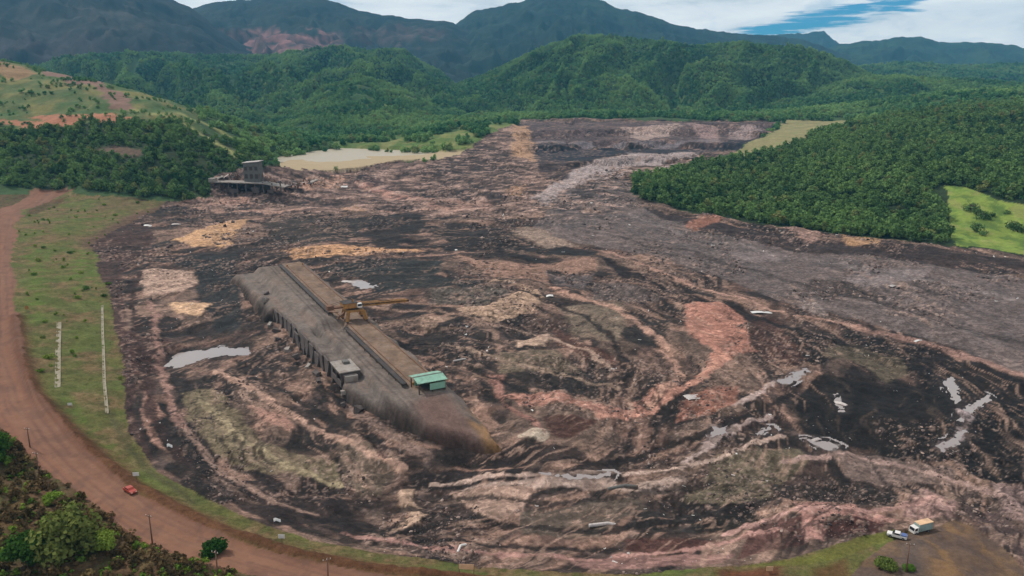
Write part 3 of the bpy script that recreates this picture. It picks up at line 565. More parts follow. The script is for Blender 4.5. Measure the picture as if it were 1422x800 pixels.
def simple(name, c, rough=0.7, metal=0.0, vary=0.2, scale=1.5, bump=0.0, dirt=None):
    m, nt, b, out = new_mat(name)
    tc = nt.nodes.new('ShaderNodeTexCoord'); P = tc.outputs['Object']
    n = noise_n(nt, P, scale, 5, 0.6)
    v = ramp(nt, n, [(0.25, 1 - vary), (0.75, 1 + vary)]); cc = mixc(nt, 1.0, lin(c), v, 'MULTIPLY')
    if dirt:
        k = ramp(nt, noise_n(nt, P, scale * 0.6, 6, 0.7), [(0.45, 0.0), (0.68, 0.85)]); cc = mixc(nt, k, cc, lin(dirt))
    nt.links.new(cc, b.inputs['Base Color']); b.inputs['Roughness'].default_value = rough; b.inputs['Metallic'].default_value = metal
    if bump:
        bp = nt.nodes.new('ShaderNodeBump'); bp.inputs['Strength'].default_value = bump; bp.inputs['Distance'].default_value = 0.2
        nt.links.new(n, bp.inputs['Height']); nt.links.new(bp.outputs[0], b.inputs['Normal'])
    return m
def leafmat(name, dark, light, sunlit=None, sat=1.0):
    m, nt, b, out = new_mat(name); nt.nodes.remove(b)
    oi = nt.nodes.new('ShaderNodeObjectInfo'); g = nt.nodes.new('ShaderNodeNewGeometry'); tc = nt.nodes.new('ShaderNodeTexCoord')
    n = noise_n(nt, tc.outputs['Object'], 1.6, 3, 0.6)
    big = noise_n(nt, g.outputs['Position'], 0.0065, 4, 0.6)
    f = mnode(nt, 'ADD', mnode(nt, 'MULTIPLY', oi.outputs['Random'], 0.85), mnode(nt, 'MULTIPLY', mnode(nt, 'SUBTRACT', n, 0.5), 1.0))
    c = mixc(nt, f, dark, light)
    if sunlit: c = mixc(nt, ramp(nt, big, [(0.44, 0.0), (0.60, 0.9)]), c, sunlit)  # broad lighter patches: sunlit canopy painted into the leaf colour
    c = mixc(nt, ramp(nt, oi.outputs['Random'], [(0.90, 0.0), (1.0, 0.75)]), c, lin((128, 116, 72)))
    d = nt.nodes.new('ShaderNodeBsdfDiffuse'); t = nt.nodes.new('ShaderNodeBsdfTranslucent'); mx = nt.nodes.new('ShaderNodeMixShader')
    mx.inputs[0].default_value = 0.22
    nt.links.new(c, d.inputs[0]); nt.links.new(c, t.inputs[0]); nt.links.new(d.outputs[0], mx.inputs[1]); nt.links.new(t.outputs[0], mx.inputs[2])
    nt.links.new(mx.outputs[0], out.inputs[0]); return m
M['leaf'] = leafmat('leaf_forest', lin((44, 76, 44)), lin((128, 154, 90)), lin((112, 140, 78)))
M['leaf_far'] = leafmat('leaf_far', lin((50, 94, 58)), lin((124, 166, 104)), lin((142, 172, 104)))
M['leaf_near'] = leafmat('leaf_near', lin((42, 74, 30)), lin((96, 128, 52)))
M['leaf_dry'] = leafmat('leaf_dry', lin((76, 66, 44)), lin((128, 104, 72)))
M['leaf_lime'] = leafmat('leaf_lime', lin((86, 120, 46)), lin((140, 160, 64)))
M['leaf_bank'] = leafmat('leaf_bank', lin((88, 96, 48)), lin((142, 132, 82)))
M['bark'] = simple('bark', (82, 66, 52), 0.9, vary=0.3, scale=4, bump=0.4)
M['concrete'] = simple('concrete', (150, 142, 132), 0.9, vary=0.15, scale=0.5, dirt=(110, 88, 74))
M['drainc'] = simple('stained_concrete', (150, 140, 120), 0.9, vary=0.2, scale=0.4, dirt=(116, 108, 74))
M['muddyconcrete'] = simple('muddy_concrete', (92, 82, 77), 0.9, vary=0.25, scale=0.3, dirt=(58, 49, 46))
M['yellow'] = simple('yellow_paint', (164, 118, 62), 0.55, vary=0.15, scale=0.7, dirt=(120, 84, 52))
M['steel'] = simple('dark_steel', (62, 56, 52), 0.6, 0.3, vary=0.2, scale=1.0, dirt=(84, 62, 50))
M['rust'] = simple('rusty_steel', (112, 78, 56), 0.8, 0.1, vary=0.3, scale=0.8)
M['belt'] = simple('rubber_belt', (46, 40, 38), 0.8, vary=0.25, scale=0.5, dirt=(84, 66, 54))
M['greenroof'] = simple('green_sheet', (132, 176, 152), 0.6, vary=0.12, scale=0.6, dirt=(104, 124, 108))
M['greywall'] = simple('grey_sheet', (96, 96, 90), 0.7, vary=0.15, scale=0.6, dirt=(88, 70, 60))
M['white'] = simple('white_paint', (222, 218, 210), 0.5, vary=0.05, scale=0.8)
M['whitedirty'] = simple('dirty_white_sheet', (196, 186, 178), 0.6, vary=0.15, scale=0.6, dirt=(120, 98, 86))
M['blue'] = simple('blue_tarp', (84, 104, 150), 0.6, vary=0.1, scale=1.0)
M['glass'] = simple('dark_glass', (34, 40, 46), 0.12, vary=0.05)
M['tyre'] = simple('tyre_rubber', (34, 32, 31), 0.9, vary=0.2, scale=6)
M['chrome'] = simple('wheel_metal', (150, 150, 150), 0.4, 0.8, vary=0.1)
M['teal'] = simple('pale_teal_paint', (140, 160, 154), 0.55, vary=0.12, scale=0.8, dirt=(112, 108, 96))
M['cream'] = simple('cream_sheet', (222, 182, 140), 0.6, vary=0.12, scale=0.6, dirt=(176, 142, 112))
M['red'] = simple('red_paint', (168, 52, 34), 0.5, vary=0.15, scale=1.0, dirt=(150, 76, 52))
M['wood'] = simple('weathered_wood', (112, 84, 66), 0.9, vary=0.25, scale=3, bump=0.3)
M['lamp'] = simple('lamp_glass', (220, 214, 200), 0.2, vary=0.02)
M['signred'] = simple('sign_red', (150, 60, 44), 0.6, vary=0.1)
m, nt, b, out = new_mat('water'); M['water'] = m
b.inputs['Base Color'].default_value = lin((120, 110, 100)) + (1,); b.inputs['Roughness'].default_value = 0.12; b.inputs['Specular IOR Level'].default_value = 0.8
bp = nt.nodes.new('ShaderNodeBump'); bp.inputs['Strength'].default_value = 0.08; g_ = nt.nodes.new('ShaderNodeNewGeometry')
nt.links.new(noise_n(nt, g_.outputs['Position'], 0.7, 3), bp.inputs['Height']); nt.links.new(bp.outputs[0], b.inputs['Normal'])
m, nt, b, out = new_mat('pond_water'); M['pond'] = m
b.inputs['Base Color'].default_value = lin((172, 160, 136)) + (1,); b.inputs['Roughness'].default_value = 0.45; b.inputs['Specular IOR Level'].default_value = 0.3
m, nt, b, out = new_mat('milky_water'); M['milky'] = m
b.inputs['Base Color'].default_value = lin((146, 134, 126)) + (1,); b.inputs['Roughness'].default_value = 0.16; b.inputs['Specular IOR Level'].default_value = 0.8

# ------------------------------------------------------------------ object helpers
def tag(o, label=None, cat=None, group=None, kind=None):
    if label: o['label'] = label
    if cat: o['category'] = cat
    if group: o['group'] = group
    if kind: o['kind'] = kind
    return o
def mesh_np(name, V, Fq, mat, parent=None, smooth_=True, soil=None, link=True):
    me = bpy.data.meshes.new(name); V = np.asarray(V, np.float32); Fq = np.asarray(Fq, np.int32)
    nf, k = Fq.shape
    me.vertices.add(len(V)); me.vertices.foreach_set('co', V.ravel())
    me.loops.add(nf * k); me.loops.foreach_set('vertex_index', Fq.ravel())
    me.polygons.add(nf); me.polygons.foreach_set('loop_start', np.arange(nf, dtype=np.int32) * k)
    me.polygons.foreach_set('loop_total', np.full(nf, k, np.int32))
    me.polygons.foreach_set('use_smooth', np.full(nf, smooth_, bool))
    if soil is not None:
        a = me.color_attributes.new('soil', 'FLOAT_COLOR', 'POINT')
        a.data.foreach_set('color', np.hstack([soil, np.ones((len(soil), 1))]).astype(np.float32).ravel())
    me.update(calc_edges=True); me.validate()
    me.materials.append(mat)
    o = bpy.data.objects.new(name, me)
    if link: COL.objects.link(o)
    if parent: o.parent = parent
    return o
def empty(name, loc, rz=0.0):
    o = bpy.data.objects.new(name, None); COL.objects.link(o); o.location = loc; o.rotation_euler = (0, 0, rz); o.empty_display_size = 0.5; return o
class MB:
    def __init__(s): s.b = bmesh.new()
    def box(s, c, d, rot=None, bev=0.0):
        r = bmesh.ops.create_cube(s.b, size=1.0); vs = r['verts']
        bmesh.ops.scale(s.b, vec=d, verts=vs)
        if bev:
            es = list({e for v in vs for e in v.link_edges}); q = bmesh.ops.bevel(s.b, geom=es, offset=bev, segments=2, affect='EDGES', profile=0.6)
            vs = list({v for v in q['verts']} | {v for f in q['faces'] for v in f.verts} | {v for v in vs if v.is_valid})
        if rot is not None: bmesh.ops.rotate(s.b, verts=vs, cent=(0, 0, 0), matrix=rot)
        bmesh.ops.translate(s.b, vec=c, verts=vs); return s
    def bar(s, a, b, w, h=None, round_=False, w2=None):
        a, b = Vector(a), Vector(b); L = (b - a).length; q = (b - a).to_track_quat('Z', 'Y').to_matrix()
        if round_:
            r = bmesh.ops.create_cone(s.b, cap_ends=True, segments=10, radius1=w, radius2=(w2 or w), depth=L); vs = r['verts']
        else:
            r = bmesh.ops.create_cube(s.b, size=1.0); vs = r['verts']; bmesh.ops.scale(s.b, vec=(w, h or w, L), verts=vs)
        bmesh.ops.rotate(s.b, verts=vs, cent=(0, 0, 0), matrix=q); bmesh.ops.translate(s.b, vec=(a + b) / 2, verts=vs); return s
    def prism(s, prof, y0, y1):
        """profile in x,z swept along y"""
        n = len(prof); A = [s.b.verts.new((x, y0, z)) for x, z in prof]; B = [s.b.verts.new((x, y1, z)) for x, z in prof]
        for i in range(n): s.b.faces.new((A[i], A[(i + 1) % n], B[(i + 1) % n], B[i]))
        s.b.faces.new(A[::-1]); s.b.faces.new(B); return s
    def done(s, name, mat, parent=None, smooth_=False):
        bmesh.ops.recalc_face_normals(s.b, faces=s.b.faces)
        me = bpy.data.meshes.new(name); s.b.to_mesh(me); s.b.free(); me.materials.append(mat)
        if smooth_: me.polygons.foreach_set('use_smooth', [True] * len(me.polygons))
        o = bpy.data.objects.new(name, me); COL.objects.link(o)
        if parent: o.parent = parent
        return o
def copy_tree(o, parent=None):
    c = o.copy(); COL.objects.link(c); c.parent = parent
    for k in o.children: copy_tree(k, c)
    return c

# ------------------------------------------------------------------ ground objects cut from the one grid
idx = np.arange(NR * NC).reshape(NR, NC)
quads = np.stack([idx[:-1, :-1], idx[:-1, 1:], idx[1:, 1:], idx[1:, :-1]], -1).reshape(-1, 4)
cc = cls.reshape(NR, NC); qc = cc[:-1, :-1].ravel()
V3 = np.stack([gx, gy, Zm], 1)
for c, nm in enumerate(NAMES):
    q = quads[qc == c]
    if len(q) == 0: continue
    u, inv = np.unique(q, return_inverse=True)
    o = mesh_np(nm, V3[u], inv.reshape(-1, 4), M[CM[c]], soil=col[u]); tag(o, kind='structure')
# outer ground to the horizon
S = 9000
o = mesh_np('outer_ground', [(-S, -1500, -14), (S, -1500, -14), (S, 10500, -14), (-S, 10500, -14)], [[0, 1, 2, 3]], M['floor'], soil=np.array([lin((70, 84, 56))] * 4) * ALB); tag(o, kind='structure')
# pond
def flat_water(name, pts, z, mat):
    P = [at_z(px, py, z) for px, py in pts]; bm = bmesh.new(); vs = [bm.verts.new(p) for p in P]; bm.faces.new(vs)
    bmesh.ops.recalc_face_normals(bm, faces=bm.faces); bmesh.ops.triangulate(bm, faces=bm.faces)
    me = bpy.data.meshes.new(name); bm.to_mesh(me); bm.free(); me.materials.append(mat)
    o = bpy.data.objects.new(name, me); COL.objects.link(o); return tag(o, kind='structure')
flat_water('pond_water', [(360,200),(640,200),(640,218),(560,222),(470,225),(370,225)], 19.75, M['pond'])

# ------------------------------------------------------------------ hills and mountains behind
def hill(name, crest, front, back, zb, mat, nu=260, nv=90, spur=0.25, lam=260.0, rough=6.0, seed=1, p=1.25, soilfn=None, crough=3.0):
    C = np.array([at_d(*c) for c in crest]); L = np.concatenate([[0], np.cumsum(np.hypot(np.diff(C[:, 0]), np.diff(C[:, 1])))])
    u = np.linspace(0, L[-1], nu); cx = np.interp(u, L, C[:, 0]); cy = np.interp(u, L, C[:, 1]); cz = np.interp(u, L, C[:, 2])
    k = np.ones(5) / 5; czs = np.convolve(np.pad(cz, 2, 'edge'), k, 'valid')
    cz = czs + fbm(u / 110, u * 0, seed + 50, 6, 0.6) * crough
    v = np.concatenate([-np.linspace(1, 0, int(nv * 0.72)) ** 1.15, np.linspace(0, 1, nv - int(nv * 0.72) + 1)[1:]])
    U, Vv = np.meshgrid(u, v); CX, CY, CZ = (np.tile(a, (len(v), 1)) for a in (cx, cy, cz))
    s = np.abs(Vv); D = np.where(Vv < 0, front, back) * s
    dx, dy = CX * 0 + (CX / np.hypot(CX, CY)), CY / np.hypot(CX, CY)
    X = CX + np.where(Vv < 0, -1, 1) * D * dx; Y = CY + np.where(Vv < 0, -1, 1) * D * dy
    wob = fbm(X / (lam * 1.3), Y / (lam * 1.3), seed + 9, 3)
    sp = ridged(U / lam + wob * 1.1, s * 0.9 + wob * 0.4, seed, 4) - 0.45
    hz = (CZ - zb) * (1 - s) ** p
    env = (4 * s * (1 - s)) ** 0.8 * (s < 1)
    Z = zb + hz + (CZ - zb) * spur * sp * env + fbm(X / 45, Y / 45, seed + 20, 4) * rough * np.minimum(s * 8, 1) * np.clip(1.1 - s, 0, 1)
    Z = np.minimum(Z, CZ + 0.02 * D)
    nV, nU = X.shape; V3_ = np.stack([X.ravel(), Y.ravel(), Z.ravel()], 1); ii = np.arange(nV * nU).reshape(nV, nU)
    q = np.stack([ii[:-1, :-1], ii[:-1, 1:], ii[1:, 1:], ii[1:, :-1]], -1).reshape(-1, 4)
    soil = soilfn(X.ravel(), Y.ravel(), Z.ravel(), s.ravel()) * ALB
    o = mesh_np(name, V3_, q, mat, soil=soil); tag(o, kind='structure')
    return V3_.reshape(nV, nU, 3)
M['hillm'] = ground_mat('hill_cover', 0.30, (0.006, 0.03, 0.12), 1.0, 0.06)
M['mountm'] = ground_mat('mountain_cover', 0.30, (0.003, 0.012, 0.05), 1.0, 0.025)
def soil_green(a, b, sc=120.0, seed=1):
    def f(x, y, z, s):
        n = smooth(-0.3, 0.4, fbm(x / sc, y / sc, seed, 4))[:, None]; return np.array(lin(a))[None] * (1 - n) + np.array(lin(b))[None] * n
    return f
def soil_mount(a, b, cuts=(), sc=260.0, seed=1):
    base = soil_green(a, b, sc, seed)
    def f(x, y, z, s):
        c = base(x, y, z, s)
        for (px0, px1, py0, py1, cc_, am) in cuts:       # mine cuts: bands of bare earth on the slope
            u = x / y * F / math.cos(PITCH) * 0.966 + W / 2; 
            e = (z - CAMZ) / y
            e0 = ray(0, py1)[2] / ray(0, py1)[1]; e1 = ray(0, py0)[2] / ray(0, py0)[1]
            wv = fbm(x / 120, y / 120, 5, 3) * 0.012
            k = smooth(px0 - 12, px0 + 12, u) * smooth(px1 + 12, px1 - 12, u) * smooth(e0 - 0.002, e0 + 0.003, e + wv) * smooth(e1 + 0.003, e1 - 0.003, e + wv)
            k = np.clip(k * (0.6 + fbm(x / 60, y / 60, 8, 3)), 0, 1)[:, None] * am
            c = c * (1 - k) + np.array(lin(cc_))[None] * k
        return c
    return f
HILLS = {}
# far blue ridges on the right
hill('mountain', [(980,60,8200),(1060,50,8200),(1130,45,8200),(1144,43,8200),(1166,62,8200),(1260,80,8200)], 1800, 900, -10, M['mountm'], 160, 60, .22, 500, 14, 31, soilfn=soil_mount((30,46,40),(46,58,46)), crough=22)
hill('mountain', [(1120,80,6200),(1165,62,6200),(1205,57,6200),(1280,50,6200),(1302,58,6200),(1360,59,6200),(1405,62,6200),(1440,72,6200),(1600,60,6200),(1750,70,6200)], 2600, 900, -10, M['mountm'], 220, 80, .25, 420, 14, 33, soilfn=soil_mount((34,56,42),(54,74,50)), crough=18)
# central dark mountain
hill('mountain', [(520,66,5400),(600,52,5400),(632,34,5400),(652,18,5400),(700,6,5400),(745,-1,5400),(780,-8,5400),(815,-6,5400),(836,2,5400),(862,12,5400),(900,20,5400),(942,36,5400),(1012,46,5400),(1060,48,5400),(1120,56,5400),(1200,85,5400)], 2600, 1200, -10, M['mountm'], 300, 110, .22, 420, 16, 35, soilfn=soil_mount((26,40,34),(44,58,44)), crough=18)
# second range with the red mine cut
hill('mountain', [(120,40,4900),(200,20,4900),(262,13,4900),(285,5,4900),(330,1,4900),(380,-4,4900),(440,-4,4900),(470,4,4900),(500,15,4900),(560,25,4900),(622,30,4900),(680,50,4900),(760,90,4900)], 2300, 1200, -10, M['mountm'], 300, 110, .15, 430, 14, 37,
     soilfn=soil_mount((30,40,38),(48,54,48), cuts=[(295,482,44,80,(152,108,102),1.0),(500,620,38,60,(104,80,76),.7)]), crough=14)
# high left mountain
hill('mountain', [(-500,-60,4000),(-250,-90,4000),(-60,-80,4000),(60,-60,4000),(150,-45,4000),(215,-16,4000),(245,2,4000),(272,14,4000),(300,40,4000),(380,84,4000)], 2000, 1200, -10, M['mountm'], 260, 110, .13, 400, 14, 39,
     soilfn=soil_mount((34,38,40),(52,52,50), cuts=[(60,230,6,46,(96,90,80),.5),(-50,160,50,80,(88,72,74),.5)]), crough=14)
# green, tree-covered hills
HILLS['a'] = hill('green_hill', [(-40,90,2900),(60,84,2900),(150,78,2900),(260,76,2900),(360,78,2900),(480,68,2900),(560,72,2900),(610,100,2900),(660,140,2900)], 1350, 700, 10, M['hillm'], 300, 120, .85, 300, 9, 43, 1.1, soil_green((50,78,46),(84,104,60)))
HILLS['b'] = hill('green_hill', [(560,150,2500),(620,125,2500),(690,98,2500),(750,68,2500),(800,54,2500),(850,50,2500),(900,56,2500),(960,64,2500),(1040,62,2500),(1110,66,2500),(1150,76,2500),(1200,100,2500),(1280,130,2500)], 760, 700, 24, M['hillm'], 320, 120, .70, 260, 8, 45, 1.15, soil_green((60,84,50),(84,104,58)))
HILLS['c'] = hill('green_hill', [(330,196,1950),(400,150,1950),(450,122,1950),(505,108,1950),(550,120,1950),(600,146,1950),(650,172,1950),(700,190,1950)], 560, 400, 14, M['hillm'], 200, 90, .30, 150, 6, 47, 1.1, soil_green((62,88,50),(104,122,66)))
HILLS['d'] = hill('green_hill', [(1040,150,2100),(1120,128,2100),(1200,108,2100),(1270,108,2100),(1350,112,2100),(1440,118,2100),(1560,100,2100),(1700,90,2100)], 560, 700, 24, M['hillm'], 240, 90, .30, 190, 7, 49, 1.1, soil_green((56,80,46),(78,98,54)))
HILLS['e'] = hill('green_hill', [(1100,100,3600),(1180,94,3600),(1260,86,3600),(1340,92,3600),(1430,88,3600),(1560,80,3600),(1700,80,3600)], 1100, 700, 10, M['hillm'], 240, 90, .30, 260, 9, 53, 1.1, soil_green((50,76,48),(76,96,56)))

# ------------------------------------------------------------------ vegetation
def leaf_cloud(n_lobes, n_leaf, size, rx, rz, z0, rng, squash=1.0):
    """quads spread through uneven lobes that together form a crown"""
    V, Fq = [], []
    for L in range(n_lobes):
        a = rng.random() * 2 * np.pi; rr = rng.random() ** 0.6 * 0.72 * rx; h = z0 + rz * (0.15 + 0.75 * rng.random()) * (1.15 - 0.5 * rr / rx)
        c = np.array([rr * np.cos(a), rr * np.sin(a), h]); lr = rx * (0.30 + 0.25 * rng.random())
        for i in range(n_leaf):
            d = rng.normal(size=3); d /= np.linalg.norm(d); p = c + d * lr * (0.55 + 0.45 * rng.random()) * np.array([1, 1, 0.75 * squash])
            nrm = d * 0.8 + rng.normal(size=3) * 0.55 + np.array([0, 0, 0.35]); nrm /= np.linalg.norm(nrm)
            t = np.cross(nrm, rng.normal(size=3)); t /= np.linalg.norm(t) + 1e-9; b_ = np.cross(nrm, t)
            s = size * (0.6 + 0.8 * rng.random()); k = len(V)
            V += [p - t * s * 0.5, p + b_ * s * 0.38 + nrm * s * 0.08, p + t * s * 0.5, p - b_ * s * 0.38]; Fq.append([k, k + 1, k + 2, k + 3])
    return np.array(V), np.array(Fq)
def trunk_mesh(h, r, rng, limbs=5, reach=1.6):
    mb = MB(); top = Vector((rng.normal() * 0.08 * h, rng.normal() * 0.08 * h, h)); mid = top * 0.5 + Vector((rng.normal() * 0.04 * h, 0, 0))
    mb.bar((0, 0, -0.4), mid, r, round_=True, w2=r * 0.75); mb.bar(mid, top, r * 0.75, round_=True, w2=r * 0.4)
    for i in range(limbs):
        a = i * 2.4 + rng.random(); s = mid.lerp(top, rng.random()); e = s + Vector((math.cos(a) * reach, math.sin(a) * reach, reach * (0.5 + 0.5 * rng.random())))
        mb.bar(s, e, r * 0.4, round_=True, w2=r * 0.12)
    return mb
PROTO = bpy.data.collections.new('tree_prototypes')
protos = []
for i in range(5):
    rg = np.random.default_rng(100 + i); tall = 5.2 + 2.2 * rg.random()
    Vv, Fv = leaf_cloud(13, 18, 1.5, 3.5 + 0.9 * rg.random(), tall, 0.9, rg)
    protos.append((Vv, Fv))
def make_protos(prefix, mat):
    c = bpy.data.collections.new(prefix)
    for i, (a, b_) in enumerate(protos):
        o = mesh_np('crown', a, b_, mat, smooth_=False, link=False); c.objects.link(o)
    return c
def scatter(name, pts, scale, coll, rng, label=None, cat=None, tilt=0.08):
    me = bpy.data.meshes.new(name); me.vertices.add(len(pts)); me.vertices.foreach_set('co', np.asarray(pts, np.float32).ravel())
    a = me.attributes.new('rot', 'FLOAT_VECTOR', 'POINT'); rot = np.stack([rng.normal(size=len(pts)) * tilt, rng.normal(size=len(pts)) * tilt, rng.random(len(pts)) * 6.283], 1)
    a.data.foreach_set('vector', rot.astype(np.float32).ravel())
    a = me.attributes.new('scl', 'FLOAT', 'POINT'); a.data.foreach_set('value', np.asarray(scale, np.float32))
    o = bpy.data.objects.new(name, me); COL.objects.link(o)
    ng = bpy.data.node_groups.new(name + '_spread', 'GeometryNodeTree')
    ng.interface.new_socket('Geometry', in_out='INPUT', socket_type='NodeSocketGeometry'); ng.interface.new_socket('Geometry', in_out='OUTPUT', socket_type='NodeSocketGeometry')
    N = ng.nodes; gi = N.new('NodeGroupInput'); go = N.new('NodeGroupOutput'); ip = N.new('GeometryNodeInstanceOnPoints'); ci = N.new('GeometryNodeCollectionInfo')
    ci.inputs['Collection'].default_value = coll; ci.inputs['Separate Children'].default_value = True; ci.inputs['Reset Children'].default_value = True
    ip.inputs['Pick Instance'].default_value = True
    r_ = N.new('GeometryNodeInputNamedAttribute'); r_.data_type = 'FLOAT_VECTOR'; r_.inputs[0].default_value = 'rot'
    s_ = N.new('GeometryNodeInputNamedAttribute'); s_.data_type = 'FLOAT'; s_.inputs[0].default_value = 'scl'
    L = ng.links; L.new(gi.outputs[0], ip.inputs['Points']); L.new(ci.outputs[0], ip.inputs['Instance'])
    L.new(r_.outputs[0], ip.inputs['Rotation']); L.new(s_.outputs[0], ip.inputs['Scale']); L.new(ip.outputs[0], go.inputs[0])
    md = o.modifiers.new('spread', 'NODES'); md.node_group = ng
    return tag(o, label, cat, kind='stuff')
COL_FOREST = make_protos('forest_crowns', M['leaf']); COL_FAR = make_protos('hill_crowns', M['leaf_far'])
COL_LIME = make_protos('lime_crowns', M['leaf_lime'])

def scatter_class(c, spacing, xr, yr, rng, keep=None):
    n = int((xr[1] - xr[0]) * (yr[1] - yr[0]) / spacing ** 2)
    x = rng.uniform(xr[0], xr[1], n); y = rng.uniform(yr[0], yr[1], n); k = (cls_at(x, y) == c) & (np.abs(x) < 0.8 * y + 50)
    if keep is not None: k &= keep(x, y)
    x, y = x[k], y[k]; return np.stack([x, y, hgt(x, y)], 1)
def edge_keep(poly, inset):
    P = gpoly(poly)
    return lambda x, y: sdf(P, x, y) < -inset
mead_poly = gpoly(MEADOW); td_poly = gpoly(TERR_DIRT); bare_poly = gpoly([(130,206),(200,204),(200,214),(140,214)])
dam_poly = gpoly(DAMGRASS)
ptsR = scatter_class(6, 4.3, (80, 1250), (500, 1500), np.random.default_rng(1), lambda x, y: (sdf(mead_poly, x, y) > 3) & (sdf(dam_poly, x, y) > 4) & (sdf(gpoly(MUD), x, y) > 1.5))
ptsL = scatter_class(11, 4.5, (-900, -150), (680, 1050), np.random.default_rng(2), lambda x, y: (sdf(td_poly, x, y) > 2) & (sdf(bare_poly, x, y) > 2))
ptsL = ptsL[np.random.default_rng(3).random(len(ptsL)) > 0.18]
off_lines = lambda P: np.min([pdist(gpoly(g_l), P[:, 0], P[:, 1]) for g_l in GLINES], axis=0) > 6.5
ptsL = ptsL[off_lines(ptsL)]
# the nearest trees stand as individuals
def split_near(pts, n):
    d = np.hypot(pts[:, 0], pts[:, 1]); fr = (np.abs(pts[:, 0] / pts[:, 1]) < 0.655); o = np.argsort(np.where(fr, d, 1e9)); return pts[o[:n]], pts[o[n:]]
nearR, farR = split_near(ptsR, 170); nearL, farL = split_near(ptsL, 110)
rg = np.random.default_rng(4)
def tree_scale(n, lo=0.75, hi=1.5, pw_=1.8): return lo + (hi - lo) * rg.random(n) ** pw_
scatter('forest', farR - [0, 0, 0.4], tree_scale(len(farR), .34, 1.6, 2.6), COL_FOREST, rg, 'dense dark green wood covering the slope right of the mud', 'forest')
scatter('forest', farL - [0, 0, 0.4], tree_scale(len(farL), .34, 1.45, 2.6), COL_FOREST, rg, 'dark green wood on the slope below the left mine terraces', 'forest')
crown_me = []; trunk_me = []
for i, (a, b_) in enumerate(protos):
    o = mesh_np('crown', a, b_, M['leaf'], smooth_=False, link=False); crown_me.append(o.data)
    t = trunk_mesh(4.2, 0.22, np.random.default_rng(300 + i)).done('trunk', M['bark']); trunk_me.append(t.data); bpy.data.objects.remove(t)
def plant_tree(p, s, i, label, group, name='broadleaf_tree', cat='tree', cm=None):
    e = empty(name, p, random.random() * 6.28); e.scale = (s, s, s * random.uniform(0.9, 1.15)); tag(e, label, cat, group)
    for nm, me in (('crown', (cm or crown_me)[i % len(cm or crown_me)]), ('trunk', trunk_me[i % 5])):
        c = bpy.data.objects.new(nm, me); COL.objects.link(c); c.parent = e
    return e
for i, p in enumerate(nearR): plant_tree(tuple(p - [0, 0, .1]), random.uniform(0.4, 1.0) + 0.6 * random.random() ** 3, i, 'dark green broadleaf tree along the lower edge of the right-hand wood, above the mud', 'trees at the edge of the right-hand wood')
for i, p in enumerate(nearL): plant_tree(tuple(p - [0, 0, .1]), random.uniform(0.5, 1.1), i, 'dark green broadleaf tree along the lower edge of the left wood, behind the road bend', 'trees at the edge of the left wood')

def hill_points(key, n, rng, smax=1.0, ymin=0):
    G = HILLS[key]; nv, nu, _ = G.shape; A = G[:-1, :-1]; B = G[1:, :-1]; C_ = G[:-1, 1:]
    ar = np.linalg.norm(np.cross(B - A, C_ - A), axis=-1).ravel(); vis = np.repeat((np.arange(nv - 1) < nv * 0.8)[:, None], nu - 1, 1).ravel()
    ar = ar * vis; ii = rng.choice(len(ar), n, p=ar / ar.sum()); r, c = ii // (nu - 1), ii % (nu - 1); a, b_ = rng.random((2, n, 1))
    P = G[r, c] * (1 - a) * (1 - b_) + G[r, c + 1] * (1 - a) * b_ + G[r + 1, c] * a * (1 - b_) + G[r + 1, c + 1] * a * b_
    k = (np.abs(P[:, 0]) < 0.72 * P[:, 1] + 60)
    inside = (P[:, 1] < 1925) & (np.abs(P[:, 0]) < 0.8 * P[:, 1] + 55)
    k &= ~(inside & (P[:, 2] < hgt(P[:, 0], P[:, 1]) - 2)); return P[k]
for key, n, lo, hi, dens, nm in (('a', 80000, .5, 1.35, -0.25, 'trees over the long green hill behind the pond'), ('b', 62000, .5, 1.35, -0.5, 'trees over the rounded central hill behind the breached dam'),
                             ('c', 20000, .45, 1.2, -0.15, 'trees over the small green mound behind the pond'), ('d', 28000, .5, 1.3, -0.5, 'trees over the low hill behind the right-hand wood'), ('e', 24000, .7, 1.6, -0.5, 'trees over the hazy hill under the right ridge')):
    P = hill_points(key, n, np.random.default_rng(ord(key)))
    nz = fbm(P[:, 0] / 90, P[:, 1] / 90, 71, 4); P = P[nz > dens - 0.12 + 0.0 * nz]
    scatter('hill_trees', P - [0, 0, 0.6], tree_scale(len(P), lo, hi), COL_FAR, rg, nm, 'forest')
# trees on the green valley floor beyond the dam, kept off the grass
ptsV = scatter_class(0, 7.0, (-900, 1500), (780, 1900), np.random.default_rng(8), lambda x, y: (sdf(gpoly(VALGRASS), x, y) > 8) & (sdf(td_poly, x, y) > 6) & ((y > 1460) | (x < -60) | ((x > 350) & (y > 1100))))
ptsV = ptsV[off_lines(ptsV)]; vg = scatter_class(0, 6.0, (-320, 60), (1000, 1420), np.random.default_rng(18), lambda x, y: (sdf(gpoly(VALGRASS), x, y) < 6) & (fbm(x / 38, y / 50, 461, 3) > 0.14)); ptsV = np.concatenate([ptsV, vg])
ptsV = ptsV[(ptsV[:, 2] < 140) & (fbm(ptsV[:, 0] / 60, ptsV[:, 1] / 60, 81, 3) > -0.2)]
scatter('valley_trees', ptsV - [0, 0, 0.5], tree_scale(len(ptsV), .7, 1.5), COL_FAR, rg, 'loose green trees over the valley floor behind the dam', 'forest')

